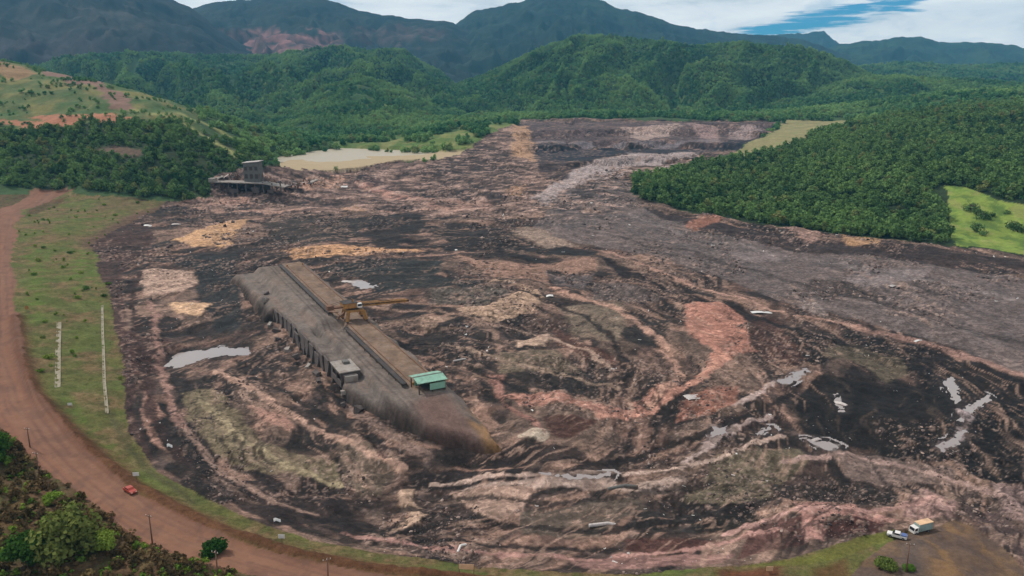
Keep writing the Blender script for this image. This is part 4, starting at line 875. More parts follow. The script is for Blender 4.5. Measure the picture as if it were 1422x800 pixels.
# ------------------------------------------------------------------ air
m = bpy.data.materials.new('haze_air'); m.use_nodes = True; nt = m.node_tree; nt.nodes.clear()
o_ = nt.nodes.new('ShaderNodeOutputMaterial'); pv = nt.nodes.new('ShaderNodeVolumePrincipled')
pv.inputs['Color'].default_value = (0.20, 0.62, 0.94, 1); pv.inputs['Density'].default_value = 6.6e-5; pv.inputs['Anisotropy'].default_value = 0.0
nt.links.new(pv.outputs[0], o_.inputs['Volume'])
mb = MB(); mb.box((0, 4500, 467), (18400, 12600, 966)); o = mb.done('haze', m); tag(o, kind='stuff')

# ------------------------------------------------------------------ raised stockyard in the middle of the mud
PA = at_z(388, 370, 9)[:2]; PB = at_z(568, 545, 9)[:2]; PL = float(np.hypot(*(PB - PA))); PD = (PB - PA) / PL; PN = np.array([-PD[1], PD[0]])
PROT = math.atan2(PD[1], PD[0])
def pw(s, w, z=0.0): q = PA + PD * s + PN * w; return Vector((q[0], q[1], z))
def build_platform():
    S_ = np.arange(-30, 281, 1.1); W_ = np.arange(-40, 41, 0.75); SS, WW = np.meshgrid(S_, W_, indexing='ij')
    prof = np.zeros_like(SS)
    wl = -27.0 + 0.045 * (SS - 80) + pn(SS / 14, WW * 0 + 3, 3) * 1.6        # foot of the left side
    wr = 21.0 + pn(SS / 16, WW * 0 + 8, 4) * 2.0
    upper = smooth(-9.5, -7.0, WW + pn(SS / 20, WW / 20, 6) * 0.7)
    ledge = 6.0 - 1.4 * smooth(190, 215, SS) 
    topz = ledge + (9.0 - ledge) * upper
    for_first = smooth(105, 70, SS); topz = topz + for_first * (9.0 - topz) * smooth(-15, -11, WW)
    topz = topz + 0.9 * smooth(1.2, 2.4, WW) * smooth(14.5, 12.5, WW)
    wallw = -18.6 + 0.045 * (SS - 78); inw = smooth(74, 79, SS) * smooth(190, 185, SS); left = smooth(0, 12.5, WW - wl + 4.0) * (1 - inw) + smooth(-0.2, 0.9, WW - wallw) * inw; right = smooth(0, 6.5, wr - WW)
    topz = topz - np.clip((SS - 226) / 34.0, 0, 1) * (topz - 3.0); endn = smooth(272, 258, SS + np.maximum(WW - 22, 0) * 0.5); endb = smooth(-28, -2, SS)
    wl2 = np.interp(SS, [185, 200, 222, 240, 254, 264], [-21, -19, -12, -7, 5, 16]) + pn(SS / 5, WW * 0 + 5, 13) * 0.8; tail = smooth(183, 190, SS); left = left * (1 - tail) + smooth(0, 5.5, WW - wl2) * tail
    z = -9.0 + (topz + 9.0) * np.minimum(left, right) * endn * endb
    pit = np.exp(-((SS - 126) / 5.5) ** 2) * smooth(-12, -9, WW) * smooth(3, 1, WW); z -= 3.2 * pit
    z += fbm(SS / 6, WW / 6, 61, 4) * 0.3 + fbm(SS / 1.8, WW / 1.8, 65, 2) * 0.2 + smooth(0, .6, 1 - np.minimum(left, right)) * (fbm(SS / 4, WW / 4, 67, 4) * 1.6 + (ridged(SS / 9, WW / 9, 69, 3) - .5) * 1.8)
    X = PA[0] + PD[0] * SS + PN[0] * WW; Y = PA[1] + PD[1] * SS + PN[1] * WW
    base = np.array(lin((136, 124, 114))); c = np.tile(base, (SS.size, 1)).reshape(SS.shape + (3,))
    def mixin(wt, cl): 
        nonlocal c; wt = np.clip(wt, 0, 1)[..., None]; c = c * (1 - wt) + wt * np.array(lin(cl))
    n = fbm(SS / 9, WW / 5, 71, 4)
    mixin(smooth(1.0, 2.5, WW) * smooth(14.5, 13, WW) * smooth(225, 215, SS), (148, 122, 100))
    mixin(smooth(70, 20, SS) * smooth(-13, -11, WW) * smooth(0, -1, WW) * 0.7, (136, 122, 108))
    mixin(smooth(0, 0.35, 1 - left) * 0.95, (56, 50, 47)); mixin(smooth(0, 0.7, 1 - endn) * 0.9, (74, 62, 57)); mixin(smooth(-6, -9, WW) * smooth(100, 130, SS) * 0.5, (108, 100, 95)); mixin(smooth(0, 0.8, 1 - right) * 0.7, (108, 98, 90))  # first mix: dark soil and painted-in shade down the left flank
    mixin(smooth(0.05, 0.35, n) * 0.4, (100, 88, 82)); mixin(smooth(0.1, 0.35, -n) * 0.35, (146, 130, 118))
    mixin(smooth(225, 240, SS) * 0.6, (104, 92, 84))
    n2_ = fbm(SS / 22, WW / 7, 171, 4, 0.6); n3_ = fbm(SS / 3.5, WW / 3.5, 175, 3, 0.7)
    mixin(smooth(0.12, 0.3, n2_) * 0.3, (98, 86, 80)); mixin(smooth(0.14, 0.3, -n2_) * 0.5, (146, 124, 110)); mixin(smooth(0.2, 0.35, n3_) * 0.3, (90, 78, 72)); mixin(smooth(0.26, 0.4, -n3_) * 0.45, (158, 138, 124))
    mixin(smooth(222, 230, SS) * smooth(-6, 0, WW) * smooth(14, 8, WW) * 0.7, (132, 102, 92))
    for wt in (-3.4, -5.6): mixin(np.exp(-((WW - wt + pn(SS / 30, WW * 0, 9) * .8) / 0.45) ** 2) * 0.6, (88, 76, 70))
    mixin(smooth(236, 250, SS + 6 * n) * smooth(10, 14, WW) * smooth(30, 24, WW) * (0.6 + n), (196, 146, 92))
    mixin(smooth(245, 255, SS) * smooth(19, 22, WW) * smooth(30, 26, WW) * 0.7, (120, 116, 66))
    mixin(smooth(0, 0.25, 1 - left) * (0.65 + n2_ * .5), (54, 48, 45)); mixin(smooth(0, 0.2, 1 - left) * smooth(0.1, 0.3, n3_) * 0.7, (104, 90, 82))  # left flank again: muddy soil with its shadow put into the colour
    ns, nw = SS.shape; ii = np.arange(ns * nw).reshape(ns, nw)
    q = np.stack([ii[:-1, :-1], ii[1:, :-1], ii[1:, 1:], ii[:-1, 1:]], -1).reshape(-1, 4)
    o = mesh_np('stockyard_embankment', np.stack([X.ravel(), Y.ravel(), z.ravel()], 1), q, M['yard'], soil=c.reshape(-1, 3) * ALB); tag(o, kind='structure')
    return S_, W_, z
PS, PW_, PZ = build_platform()
def pz(s, w):
    i = min(max(int(round((s + 30) / 1.1)), 0), len(PS) - 1); j = min(max(int(round((w + 40) / 0.75)), 0), len(PW_) - 1); return float(PZ[i, j])

# long belt conveyor in the middle of the stockyard
def conveyor(s0, s1, w, label):
    z = 9.0; r = empty('belt_conveyor', pw(s0, w, z - 0.3), PROT); tag(r, label, 'conveyor', 'belt conveyors of the stockyard'); L = s1 - s0
    mb = MB(); mb.box((L / 2, 0, 1.75), (L, 1.5, 0.16)); mb.done('belt', M['belt'], r)
    for sgn in (-1, 1):
        mb = MB(); mb.box((L / 2, sgn * 0.95, 1.65), (L, 0.16, 0.5)); mb.done('side_rail', M['steel'], r)
    for e in (0, L):
        mb = MB(); mb.bar((e, -0.9, 1.6), (e, 0.9, 1.6), 0.45, round_=True); mb.done('drum', M['steel'], r)
    n = int(L / 7); me = None
    for i in range(n + 1):
        x = L * i / n
        if me is None:
            mb = MB(); mb.box((0, -0.95, 0.6), (0.2, 0.2, 1.7)).box((0, 0.95, 0.6), (0.2, 0.2, 1.7)).box((0, 0, 1.35), (0.15, 1.9, 0.15)); o = mb.done('support_frame', M['steel'], r); me = o.data
        else: o = bpy.data.objects.new('support_frame', me); COL.objects.link(o); o.parent = r
        o.location = (x, 0, 0)
conveyor(2, 112, 0.2, 'long dark belt conveyor on the embankment, far half behind the yellow machine')
conveyor(138, 213, 0.2, 'dark belt conveyor on the embankment between the yellow machine and green shed')
def rail_track(s0, s1, w, label):
    r = empty('rail', pw(s0, w, 9.0), PROT); L = s1 - s0; tag(r, label, 'rail')
    n = int(L / 4); zs = [pz(s0 + L * i / n, w) - 8.98 for i in range(n + 1)]
    mb = MB()
    for i in range(n): mb.bar((L * i / n, 0, zs[i] + 0.12), (L * (i + 1) / n, 0, zs[i + 1] + 0.12), 0.35, 0.35)
    mb.done('rail_head', M['rust'], r)
    mb = MB(); mb.box((0.3, 0, zs[0] + 0.4), (0.6, 0.9, 1.2)).box((L - 0.3, 0, zs[-1] + 0.4), (0.6, 0.9, 1.2)); mb.done('end_stop', M['yellow'], r)
rail_track(6, 214, 3.2, 'rusty crane rail close along the right side of the conveyor'); rail_track(6, 214, 12.2, 'rusty crane rail along the right rim of the embankment')

# yellow stacker with its long boom
def stacker():
    s0 = 126; z0 = 9.9; r = empty('stacker', pw(s0, 7.5, z0), PROT); r.scale = (1.0, 1.0, 0.78); tag(r, 'yellow rail-mounted stacker with a long boom reaching right over the mud', 'stacker')
    for sx in (-4, 4):
        for sy in (-4.3, 4.7):
            mb = MB(); mb.bar((sx, sy, 0.8), (sx * 0.8, sy * 0.8, 6.0), 1.3, 1.3); mb.done('leg', M['yellow'], r)
            mb = MB(); mb.box((sx, sy, 0.45), (2.6, 0.7, 0.8), bev=0.1); mb.done('bogie', M['steel'], r)
    mb = MB(); mb.box((0, 0, 6.3), (7.5, 8.0, 1.0), bev=0.1); mb.done('deck', M['yellow'], r)
    mb = MB(); mb.bar((0, 0, 6.8), (0, 0, 7.8), 2.6, round_=True); mb.done('turntable', M['steel'], r)
    hs = MB(); hs.box((-0.5, -2.0, 9.4), (6.0, 6.4, 3.0), bev=0.1); h_ = hs.done('machine_house', M['yellow'], r)
    mb = MB(); mb.box((-0.5, -2.0, 11.02), (6.4, 6.8, 0.2)); mb.done('roof', M['steel'], h_)
    mb = MB(); mb.box((2.6, 2.0, 9.4), (2.0, 2.2, 2.4), bev=0.1); c_ = mb.done('cab', M['white'], r)
    mb = MB(); mb.box((3.62, 2.0, 9.7), (0.06, 1.8, 1.2)).box((2.6, 3.12, 9.7), (1.6, 0.06, 1.2)); mb.done('window', M['glass'], c_)
    bt = Vector((10.0, 22.5, 11.2)); b0 = Vector((0, 1.5, 8.6))
    mb = MB()
    for o_ in (-0.9, 0.9):
        for dz in (-0.5, 1.3): mb.bar(b0 + Vector((o_, 0, dz)), bt + Vector((o_, 0, dz * 0.5)), 0.6, 0.6)
        for i in range(10):
            a = b0.lerp(bt, i / 10) + Vector((o_, 0, -0.5 if i % 2 else 1.2)); b_ = b0.lerp(bt, (i + 1) / 10) + Vector((o_, 0, 1.1 if i % 2 else -0.4)); mb.bar(a, b_, 0.2, 0.2)
    bo = mb.done('boom', M['yellow'], r)
    mb = MB(); mb.bar(b0 + Vector((0, 0, 0.2)), bt + Vector((0, 0, 0.2)), 1.4, 0.2); mb.done('belt', M['belt'], bo)
    mb = MB(); mb.bar(bt + Vector((-1.1, 0, 0.2)), bt + Vector((1.1, 0, 0.2)), 0.6, round_=True); mb.done('drum', M['steel'], bo)
    mast = Vector((0, -0.5, 12.8))
    for o_ in (-1, 1):
        mb = MB(); mb.bar((o_ * 1.5, 0.5, 8), mast + Vector((o_ * 0.6, 0, 0)), 0.5, 0.5); mb.done('mast', M['yellow'], r)
        mb = MB(); mb.bar(mast + Vector((o_ * 0.6, 0, 0)), b0.lerp(bt, 0.7) + Vector((o_ * 0.8, 0, 0.9)), 0.12, round_=True); mb.done('stay_cable', M['steel'], r)
        mb = MB(); mb.bar(mast + Vector((o_ * 0.6, 0, 0)), Vector((o_ * 1.2, -10.5, 10.4)), 0.12, round_=True); mb.done('stay_cable', M['steel'], r)
    mb = MB(); mb.box((0, -7.5, 8.7), (2.6, 8.0, 0.9)).box((0, -11.0, 9.2), (3.6, 3.0, 2.6), bev=0.1); mb.done('counterweight_arm', M['rust'], r)
    mb = MB(); mb.bar((-2, -7.3, 1.0), (-1, -2.5, 6.6), 1.8, 0.5).bar((-14, -7.3, 1.4), (-2, -7.3, 5.0), 1.6, 0.4); mb.done('tripper', M['rust'], r)
stacker()

# shed with a pale green roof
def shed():
    r = empty('drive_shed', pw(219, 7.0, 8.6), PROT); tag(r, 'pale green sheet roofed shed at the near end of the conveyor', 'shed')
    w, d, h = 8.5, 10.5, 4.6
    for sx in (-1, 1):
        for sy in (-1, 0, 1):
            mb = MB(); mb.box((sx * (w / 2 - .3), sy * (d / 2 - .3), h / 2 - .3), (0.35, 0.35, h + .6)); mb.done('post', M['steel'], r)
    mb = MB(); mb.box((-w / 2 + .1, 0.6, h / 2 + .4), (0.14, d - 2.0, h - 1.0)).box((0.2, d / 2 - .1, h / 2 + .4), (w - 1.0, 0.14, h - 1.0)); mb.done('wall', M['greenroof'], r)
    mb = MB(); mb.box((w / 2 - .1, 2.0, h / 2 + 0.9), (0.14, d - 4.6, h - 2.2)); mb.done('front_wall', M['greenroof'], r)
    for sgn in (-1, 1):
        n = 7
        for i in range(n):
            mb = MB(); y = -d / 2 - .4 + (d + .8) * (i + .5) / n; a = R(13) * sgn
            mb.box((sgn * (w / 4 + .1), y, h + 0.75 + (0.02 if i % 2 else 0)), (w / 2 + .6, (d + .8) / n + 0.04, 0.1), Matrix.Rotation(a, 3, 'Y') if False else None)
            o = mb.done('roof_sheet', M['greenroof'], r); o.rotation_euler = (0, 0, 0)
            for v in o.data.vertices: v.co.z += 0.9 - abs(v.co.x) * 0.22
    mb = MB(); mb.box((0, 0, h + 1.62), (0.6, d + 1.0, 0.14)); mb.done('ridge_cap', M['greywall'], r)
    mb = MB(); mb.box((0.5, -0.8, 1.0), (4.5, 3.0, 2.0), bev=.1); mb.done('drive_unit', M['steel'], r)
shed()

# retaining wall of the lower ledge, panel by panel, and the concrete bunker on it
def retaining():
    s0, s1, w = 78, 186, -18.5; r = empty('retaining_wall', pw(s0, w, 0.0), PROT); tag(r, 'grey concrete retaining wall with buttresses along the left foot of the embankment', 'wall'); n = 15; st = (s1 - s0) / n
    pm = bmm = None; skip = {3, 6, 7, 11}
    for i in range(n):
        zt = random.choice((-2.4, -0.6, 0.0, 0.2, -1.2, 0.1, -0.2)); yy = 0.045 * (i * st) 
        if pm is None:
            mb = MB(); mb.box((0, 0, 3.0), (st - 0.12, 0.6, 7.2), bev=0.05); o = mb.done('panel', M['muddyconcrete'], r); pm = o.data
            mb = MB(); mb.prism([(-0.5, -0.8), (0.5, -0.8), (0.5, 6.4), (-0.5, 6.4)], -1.9, -0.3); b_ = mb.done('buttress', M['muddyconcrete'], r); bmm = b_.data
            for v in bmm.vertices:
                if v.co.z > 3 and v.co.y < -1: v.co.y = -0.5
        else:
            o = bpy.data.objects.new('panel', pm); b_ = bpy.data.objects.new('buttress', bmm)
            for q in (o, b_): COL.objects.link(q); q.parent = r
        o.location = ((i + .5) * st, yy, zt - 0.6); b_.location = (i * st + random.uniform(-1.4, 1.4), yy, zt * 0.6 - (5.0 if i in skip else random.uniform(.4, 2.2))); o.rotation_euler = (random.uniform(-.08, .08), random.uniform(-.04, .04), random.uniform(-.04, .04))
retaining()
def bunker():
    r = empty('loading_bunker', pw(182, -13, 4.2), PROT); tag(r, 'grey concrete loading bunker with dark openings on the lower ledge', 'bunker')
    mb = MB(); mb.box((0, 3.6, 2.0), (13, 0.6, 6.0)).box((-6.2, 0, 2.0), (0.6, 7.0, 6.0)).box((6.2, 0, 2.0), (0.6, 7.0, 6.0)).box((0, -3.4, 4.3), (13, 0.5, 1.4)).box((0, -3.4, 0), (13, 0.5, 2.2)).box((0, -3.4, 2.4), (0.8, 0.5, 3.0)); mb.done('wall', M['muddyconcrete'], r)
    mb = MB(); mb.box((0.3, -0.1, 5.2), (13.8, 8.2, 0.4), bev=.06); mb.done('roof', M['concrete'], r)
    mb = MB(); mb.box((-2.5, 1, 5.9), (3.0, 2.4, 1.0), bev=.05); mb.done('roof_hatch', M['greywall'], r)
    mb = MB(); mb.box((7.6, 0, 1.5), (2.4, 5.0, 5.0), bev=.05); mb.done('side_block', M['concrete'], r)
bunker()

# ------------------------------------------------------------------ wrecked plant building by the left wood
def ruin():
    p = gp3(345, 266); r = empty('wrecked_building', p, R(-4)); tag(r, 'wrecked concrete plant building half buried beside the left wood', 'building')
    k = p.y / F * 1.02
    Lx = 76; 
    for i in range(9):
        for j in (0, 1):
            mb = MB(); x = -34 + i * 8.5; mb.box((x, -5 + j * 12, 4.2), (1.0, 1.0, 10.0)); o = mb.done('column', M['muddyconcrete'], r); o.rotation_euler = (random.uniform(-.04, .04), random.uniform(-.05, .05), 0)
    mb = MB(); mb.box((-8, 1, 9.0), (56, 15, 0.9), Matrix.Rotation(R(1.2), 3, 'Y'), bev=.1); mb.done('roof_slab', M['concrete'], r)
    mb = MB(); mb.box((28, 1, 6.6), (20, 14, 0.8), Matrix.Rotation(R(9), 3, 'Y'), bev=.1); mb.done('fallen_slab', M['concrete'], r)
    mb = MB(); mb.box((-8, 8, 4.0), (54, 0.5, 9.0)); mb.done('back_wall', M['muddyconcrete'], r)
    for x, wd, hh in ((-30, 6, 5), (-12, 8, 3.6), (9, 7, 5.2), (24, 6, 3)):
        mb = MB(); mb.box((x, -5.6, hh / 2 - .4), (wd, 0.5, hh)); mb.done('broken_wall', M['muddyconcrete'], r)
    t = MB(); t.box((4, 6, 17.5), (15, 11, 20)); tt = t.done('tower', M['greywall'], r)
    mb = MB(); mb.box((4, 6, 27.9), (17, 13, 0.6), Matrix.Rotation(R(-5), 3, 'Y')); mb.done('tower_roof', M['whitedirty'], tt)
    for x in (-1, 4, 9):
        mb = MB(); mb.box((x, 0.4, 14.5), (2.8, 0.4, 4.2)).box((x, 0.4, 22.0), (2.8, 0.4, 3.6)); mb.done('dark_opening_panel', M['steel'], tt)  # dark slabs on the tower face stand in for shade inside openings
    for i in range(6):
        mb = MB(); mb.bar((10 + i * 2.2, 3 + i % 3, 9), (12 + i * 2.6, 1 + i % 3, 17 - i), 0.35, 0.35); mb.done('bent_beam', M['rust'], r)
    mb = MB(); mb.box((-33, -3, 11.2), (6, 7, 3.6), bev=.1); mb.done('roof_house', M['concrete'], r)
ruin()
def wreck(px, py, seed, wd, ht, label):
    p = gp3(px, py); r = empty('collapsed_frame', p, R(seed * 7)); tag(r, label, 'wreckage'); rr = random.Random(seed)
    for i in range(9):
        x = rr.uniform(-wd, wd); y = rr.uniform(-4, 4); mb = MB(); mb.bar((x, y, -.5), (x + rr.uniform(-4, 4), y + rr.uniform(-2, 2), ht * rr.uniform(.4, 1.0)), .7, .7); mb.done('bent_column', M['rust'] if i % 3 else M['muddyconcrete'], r)
    for i in range(4):
        mb = MB(); mb.box((rr.uniform(-wd, wd), rr.uniform(-4, 4), ht * rr.uniform(.2, .6)), (rr.uniform(6, 11), rr.uniform(3, 6), .5), Matrix.Rotation(rr.uniform(-.5, .5), 3, 'Y')); mb.done('fallen_slab', M['muddyconcrete'] if i % 2 else M['concrete'], r)
    for i in range(3):
        mb = MB(); mb.box((rr.uniform(-wd, wd), rr.uniform(-3, 3), ht * rr.uniform(.3, .7)), (rr.uniform(4, 7), 2.2, .12), Matrix.Rotation(rr.uniform(-.7, .7), 3, 'Y')); mb.done('roof_sheet', M['whitedirty'], r)
wreck(398, 262, 3, 11, 9, 'collapsed steel and concrete frame right of the wrecked building'); wreck(318, 250, 5, 10, 7, 'heap of bent beams on the far side of the wrecked building'); wreck(432, 256, 8, 8, 6, 'low tangle of beams on pink soil before the pond')

# ------------------------------------------------------------------ pools in the mud
for lev, P_ in PLEV:
    if lev is None: continue
    cx_, cy_ = GX[:-1, :-1].ravel(), GY[:-1, :-1].ravel()
    k_ = np.where((cx_ > P_[:, 0].min() - 6) & (cx_ < P_[:, 0].max() + 6) & (cy_ > P_[:, 1].min() - 6) & (cy_ < P_[:, 1].max() + 6))[0]
    k_ = k_[sdf(P_, wx1.reshape(NR, NC)[:-1, :-1].ravel()[k_], wy1.reshape(NR, NC)[:-1, :-1].ravel()[k_]) < 2.2]
    q_ = quads[k_]; q_ = q_[(Zm[q_] < lev).any(1)]
    if len(q_) < 4: continue
    u_, inv_ = np.unique(q_, return_inverse=True); V_ = V3[u_].copy(); V_[:, 2] = lev
    o = mesh_np('pool_water', V_, inv_.reshape(-1, 4), M['milky']); tag(o, kind='structure')

# ------------------------------------------------------------------ vehicles, signs, poles, drains near the road
def wheels(r, pts, rad, wd):
    me = None
    for (x, y) in pts:
        if me is None:
            mb = MB(); mb.bar((0, -wd / 2, 0), (0, wd / 2, 0), rad, round_=True); w_ = mb.done('wheel', M['tyre'], r); me = w_.data
            mb = MB(); mb.bar((0, -wd / 2 - .02, 0), (0, wd / 2 + .02, 0), rad * 0.55, round_=True); rm = mb.done('rim', M['chrome'], w_); rme = rm.data
        else:
            w_ = bpy.data.objects.new('wheel', me); COL.objects.link(w_); w_.parent = r
            rm = bpy.data.objects.new('rim', rme); COL.objects.link(rm); rm.parent = w_
        w_.location = (x, y, rad)
def pickup(p, rz, label, paint, bedcov=None):
    r = empty('pickup_truck', p, rz); r.scale = (.9, .9, .9); tag(r, label, 'pickup truck')
    mb = MB(); mb.prism([(-2.6, .45), (2.55, .45), (2.62, .8), (2.5, 1.05), (1.3, 1.12), (-0.9, 1.12), (-2.6, 1.12)], -0.92, 0.92); b_ = mb.done('body', paint, r)
    mb = MB(); mb.prism([(1.25, 1.1), (0.55, 1.75), (-0.75, 1.78), (-0.95, 1.1)], -0.82, 0.82); c_ = mb.done('cab', paint, r)
    mb = MB(); mb.prism([(1.13, 1.17), (0.56, 1.69), (-0.66, 1.71), (-0.82, 1.17)], -0.84, 0.84); mb.done('side_window', M['glass'], c_)
    mb = MB(); mb.bar((1.24, -0.0, 1.16), (0.62, 0, 1.72), 1.5, 0.06); mb.done('windscreen', M['glass'], c_)
    mb = MB(); mb.box((-1.8, 0, 1.16), (1.5, 1.6, 0.1 if not bedcov else 0.7), bev=.04); mb.done('load_bed', bedcov or M['steel'], r)
    for sy in (-.62, .62):
        mb = MB(); mb.box((2.57, sy, .84), (0.08, .38, .18)); mb.done('headlight', M['lamp'], b_)
    mb = MB(); mb.box((2.62, 0, .55), (0.14, 1.8, .22)).box((-2.64, 0, .55), (0.14, 1.8, .22)); mb.done('bumper', M['steel'], r)
    wheels(r, [(1.65, -.86), (1.65, .86), (-1.65, -.86), (-1.65, .86)], .40, .28)
def box_truck(p, rz, label):
    r = empty('box_truck', p, rz); r.scale = (.85, .85, .85); tag(r, label, 'truck')
    mb = MB(); mb.box((-1.1, 0, 2.2), (5.4, 2.3, 2.4), bev=.05); bx = mb.done('cargo_box', M['teal'], r)
    mb = MB(); mb.box((-1.1, 0, 3.46), (5.5, 2.4, .14), bev=.04); mb.done('box_roof', M['cream'], bx)
    mb = MB(); mb.prism([(1.75, .7), (3.5, .7), (3.55, 1.5), (3.25, 2.5), (1.75, 2.6)], -1.05, 1.05); c_ = mb.done('cab', M['white'], r)
    mb = MB(); mb.bar((3.55, 0, 1.58), (3.3, 0, 2.42), 1.8, .06); mb.done('windscreen', M['glass'], c_)
    mb = MB(); mb.prism([(2.2, 1.55), (3.3, 1.55), (3.08, 2.35), (2.2, 2.35)], -1.07, 1.07); mb.done('side_window', M['glass'], c_)
    mb = MB(); mb.box((0, 0, .8), (7.0, .9, .3)); mb.done('chassis', M['steel'], r)
    wheels(r, [(2.5, -.95), (2.5, .95), (-2.2, -.95), (-2.2, .95)], .5, .34)
def upv(p): return Vector((p.x, p.y, p.z + 0.02))
pickup(upv(gp3(1245, 748)), R(150), 'white pickup with a blue covered bed at the end of the grass bank', M['white'], M['blue'])
box_truck(upv(gp3(1277, 741)), R(200), 'pale teal box truck with a cream roof on the dirt yard')
def sign(p, w, h, hh, label, mat=None, posts=1):
    r = empty('road_sign', p, math.atan2(-p.x, p.y) * -1 * 0 + random.uniform(-.3, .3)); tag(r, label, 'sign')
    for i in range(posts):
        x = 0 if posts == 1 else (-w / 2 + w * i); mb = MB(); mb.bar((x, 0, -0.3), (x, 0, hh), 0.09, round_=True); mb.done('post', M['wood'], r)
    mb = MB(); mb.box((0, -0.12, hh - h / 2 + 0.1), (w, 0.06, h), bev=.01); mb.done('panel', mat or M['white'], r)
sign(gp3(190, 668), 1.7, 1.1, 2.4, 'white sign board on the road bank beside the red car'); sign(gp3(392, 755), 1.6, 1.1, 2.4, 'white sign board on the road bank at bottom left of the mud')
sign(gp3(98, 566), 1.6, 0.9, 1.6, 'small white sign on the road bank below the concrete drain'); sign(gp3(648, 799), 3.4, 1.3, 2.6, 'cream board between two dark posts at the bottom edge', M['cream'], 2)
sign(gp3(1068, 798), 1.6, 1.2, 1.8, 'small cream board on the red soil at the bottom edge', M['cream']); sign(gp3(38, 432), 1.6, 1.8, 2.2, 'yellow marker board beside the road bend on the left', M['yellow'])
def redcar(p, rz):
    r = empty('car', p, rz); tag(r, 'red car parked against the earth bank beside the road', 'car')
    mb = MB(); mb.prism([(-2.2, .4), (2.2, .4), (2.25, .75), (2.0, .95), (1.1, 1.02), (-1.4, 1.05), (-2.2, .95)], -.9, .9); b_ = mb.done('body', M['red'], r)
    mb = MB(); mb.prism([(1.0, 1.0), (.35, 1.5), (-1.1, 1.52), (-1.9, 1.0)], -.78, .78); c_ = mb.done('cabin', M['red'], r)
    mb = MB(); mb.prism([(.86, 1.04), (.33, 1.44), (-1.04, 1.45), (-1.65, 1.04)], -.8, .8); mb.done('side_window', M['glass'], c_)
    for sy in (-.6, .6):
        mb = MB(); mb.box((2.2, sy, .74), (.1, .36, .16)); mb.done('headlight', M['lamp'], b_)
    wheels(r, [(1.4, -.82), (1.4, .82), (-1.4, -.82), (-1.4, .82)], .34, .24)
redcar(upv(gp3(181, 684)), R(-38))
def pole(px, py, h, label, arm=True):
    p = gp3(px, py); r = empty('utility_pole', p, random.uniform(-.5, .5)); tag(r, label, 'pole')
    mb = MB(); mb.bar((0, 0, -.5), (random.uniform(-.2, .2), 0, h), .2, round_=True, w2=.13); mb.done('shaft', M['wood'], r, True)
    if arm:
        a = MB(); a.box((0, -.12, h - .6), (1.9, .12, .14)); ar = a.done('crossarm', M['wood'], r)
        for x in (-.8, 0, .8):
            mb = MB(); mb.bar((x, -.12, h - .53), (x, -.12, h - .25), .06, round_=True); mb.done('insulator', M['white'], ar)
pole(212, 757, 8.0, 'wooden pole at the road edge above the small round bush'); pole(55, 664, 8.0, 'wooden pole at the road edge above the big leafy tree')
pole(42, 622, 6.5, 'wooden pole at the far left road edge'); pole(303, 806, 7.5, 'wooden pole below the small round bush'); pole(456, 812, 6.5, 'wooden pole in the road corner at the bottom')
pole(1258, 798, 8.0, 'wooden pole in front of the box truck on the yard')

def drain(pts, w, label):
    P = [gp3(*p) for p in pts]; Q = []
    for a, b_ in zip(P[:-1], P[1:]):
        n = max(2, int((b_ - a).length / 4))
        for i in range(n): q = a.lerp(b_, i / n); Q.append(q)
    Q.append(P[-1]); r = empty('drain_channel', Q[0]); tag(r, label, 'drain'); o0 = Q[0]
    for i in range(len(Q) - 1):
        a, b_ = Q[i], Q[i + 1]; d = (b_ - a); L = math.hypot(d.x, d.y); n_ = Vector((-d.y, d.x, 0)) / L
        za, zb = float(hgt(a.x, a.y)[0]), float(hgt(b_.x, b_.y)[0]); bm = bmesh.new(); V = []
        for q, z in ((a, za), (b_ - d * 0.02, zb)):
            for off, dz in ((-w / 2, -.3), (-w / 2, .22), (-w / 2 + .2, .22), (-w / 2 + .3, .06), (w / 2 - .3, .06), (w / 2 - .2, .22), (w / 2, .22), (w / 2, -.3)):
                c = Vector((q.x, q.y, z)) + n_ * off - o0; V.append(bm.verts.new((c.x, c.y, c.z + dz)))
        for k in range(8): bm.faces.new((V[k], V[(k + 1) % 8], V[8 + (k + 1) % 8], V[8 + k]))
        bm.faces.new(V[:8][::-1]); bm.faces.new(V[8:]); bmesh.ops.recalc_face_normals(bm, faces=bm.faces)
        me = bpy.data.meshes.new('segment'); bm.to_mesh(me); bm.free(); me.materials.append(M['drainc']); o = bpy.data.objects.new('segment', me); COL.objects.link(o); o.parent = r
drain([(82,448),(81,480),(80,538)], 1.9, 'broad pale concrete drain down the grass bank beside the road')
drain([(142,425),(143,470),(145,530),(149,575)], 1.1, 'thin pale concrete drain on the grass bank close to the mud')

# ------------------------------------------------------------------ nearby trees and shrubs
def big_crown(seed, lobes, leaves, size, rx, rz, z0, mat):
    a, b_ = leaf_cloud(lobes, leaves, size, rx, rz, z0, np.random.default_rng(seed)); return mesh_np('crown', a, b_, mat, smooth_=False)
def near_tree(px, py, s, seed, mat, label, cat='tree', name='broadleaf_tree', lobes=24, leaves=110, tall=5.0, wide=3.6, lift=1.2, group=None):
    p = gp3(px, py); e = empty(name, p - Vector((0, 0, .15)), random.random() * 6); e.scale = (s, s, s); tag(e, label, cat, group)
    c = big_crown(seed, lobes, leaves, 0.62, wide, tall, lift, mat); c.parent = e
    t = trunk_mesh(lift + tall * 0.7, 0.2, np.random.default_rng(seed), 7, wide * 0.5).done('trunk', M['bark'], e)
near_tree(95, 775, 1.75, 1, M['leaf_near'], 'big leafy green tree at the bottom left beside the road', lobes=30, wide=4.2)
near_tree(40, 790, 1.4, 2, M['leaf_near'], 'dark green tree in the bottom left corner'); near_tree(150, 768, 0.9, 3, M['leaf_lime'], 'yellow-green shrub right of the big leafy tree', 'shrub', 'leafy_shrub')
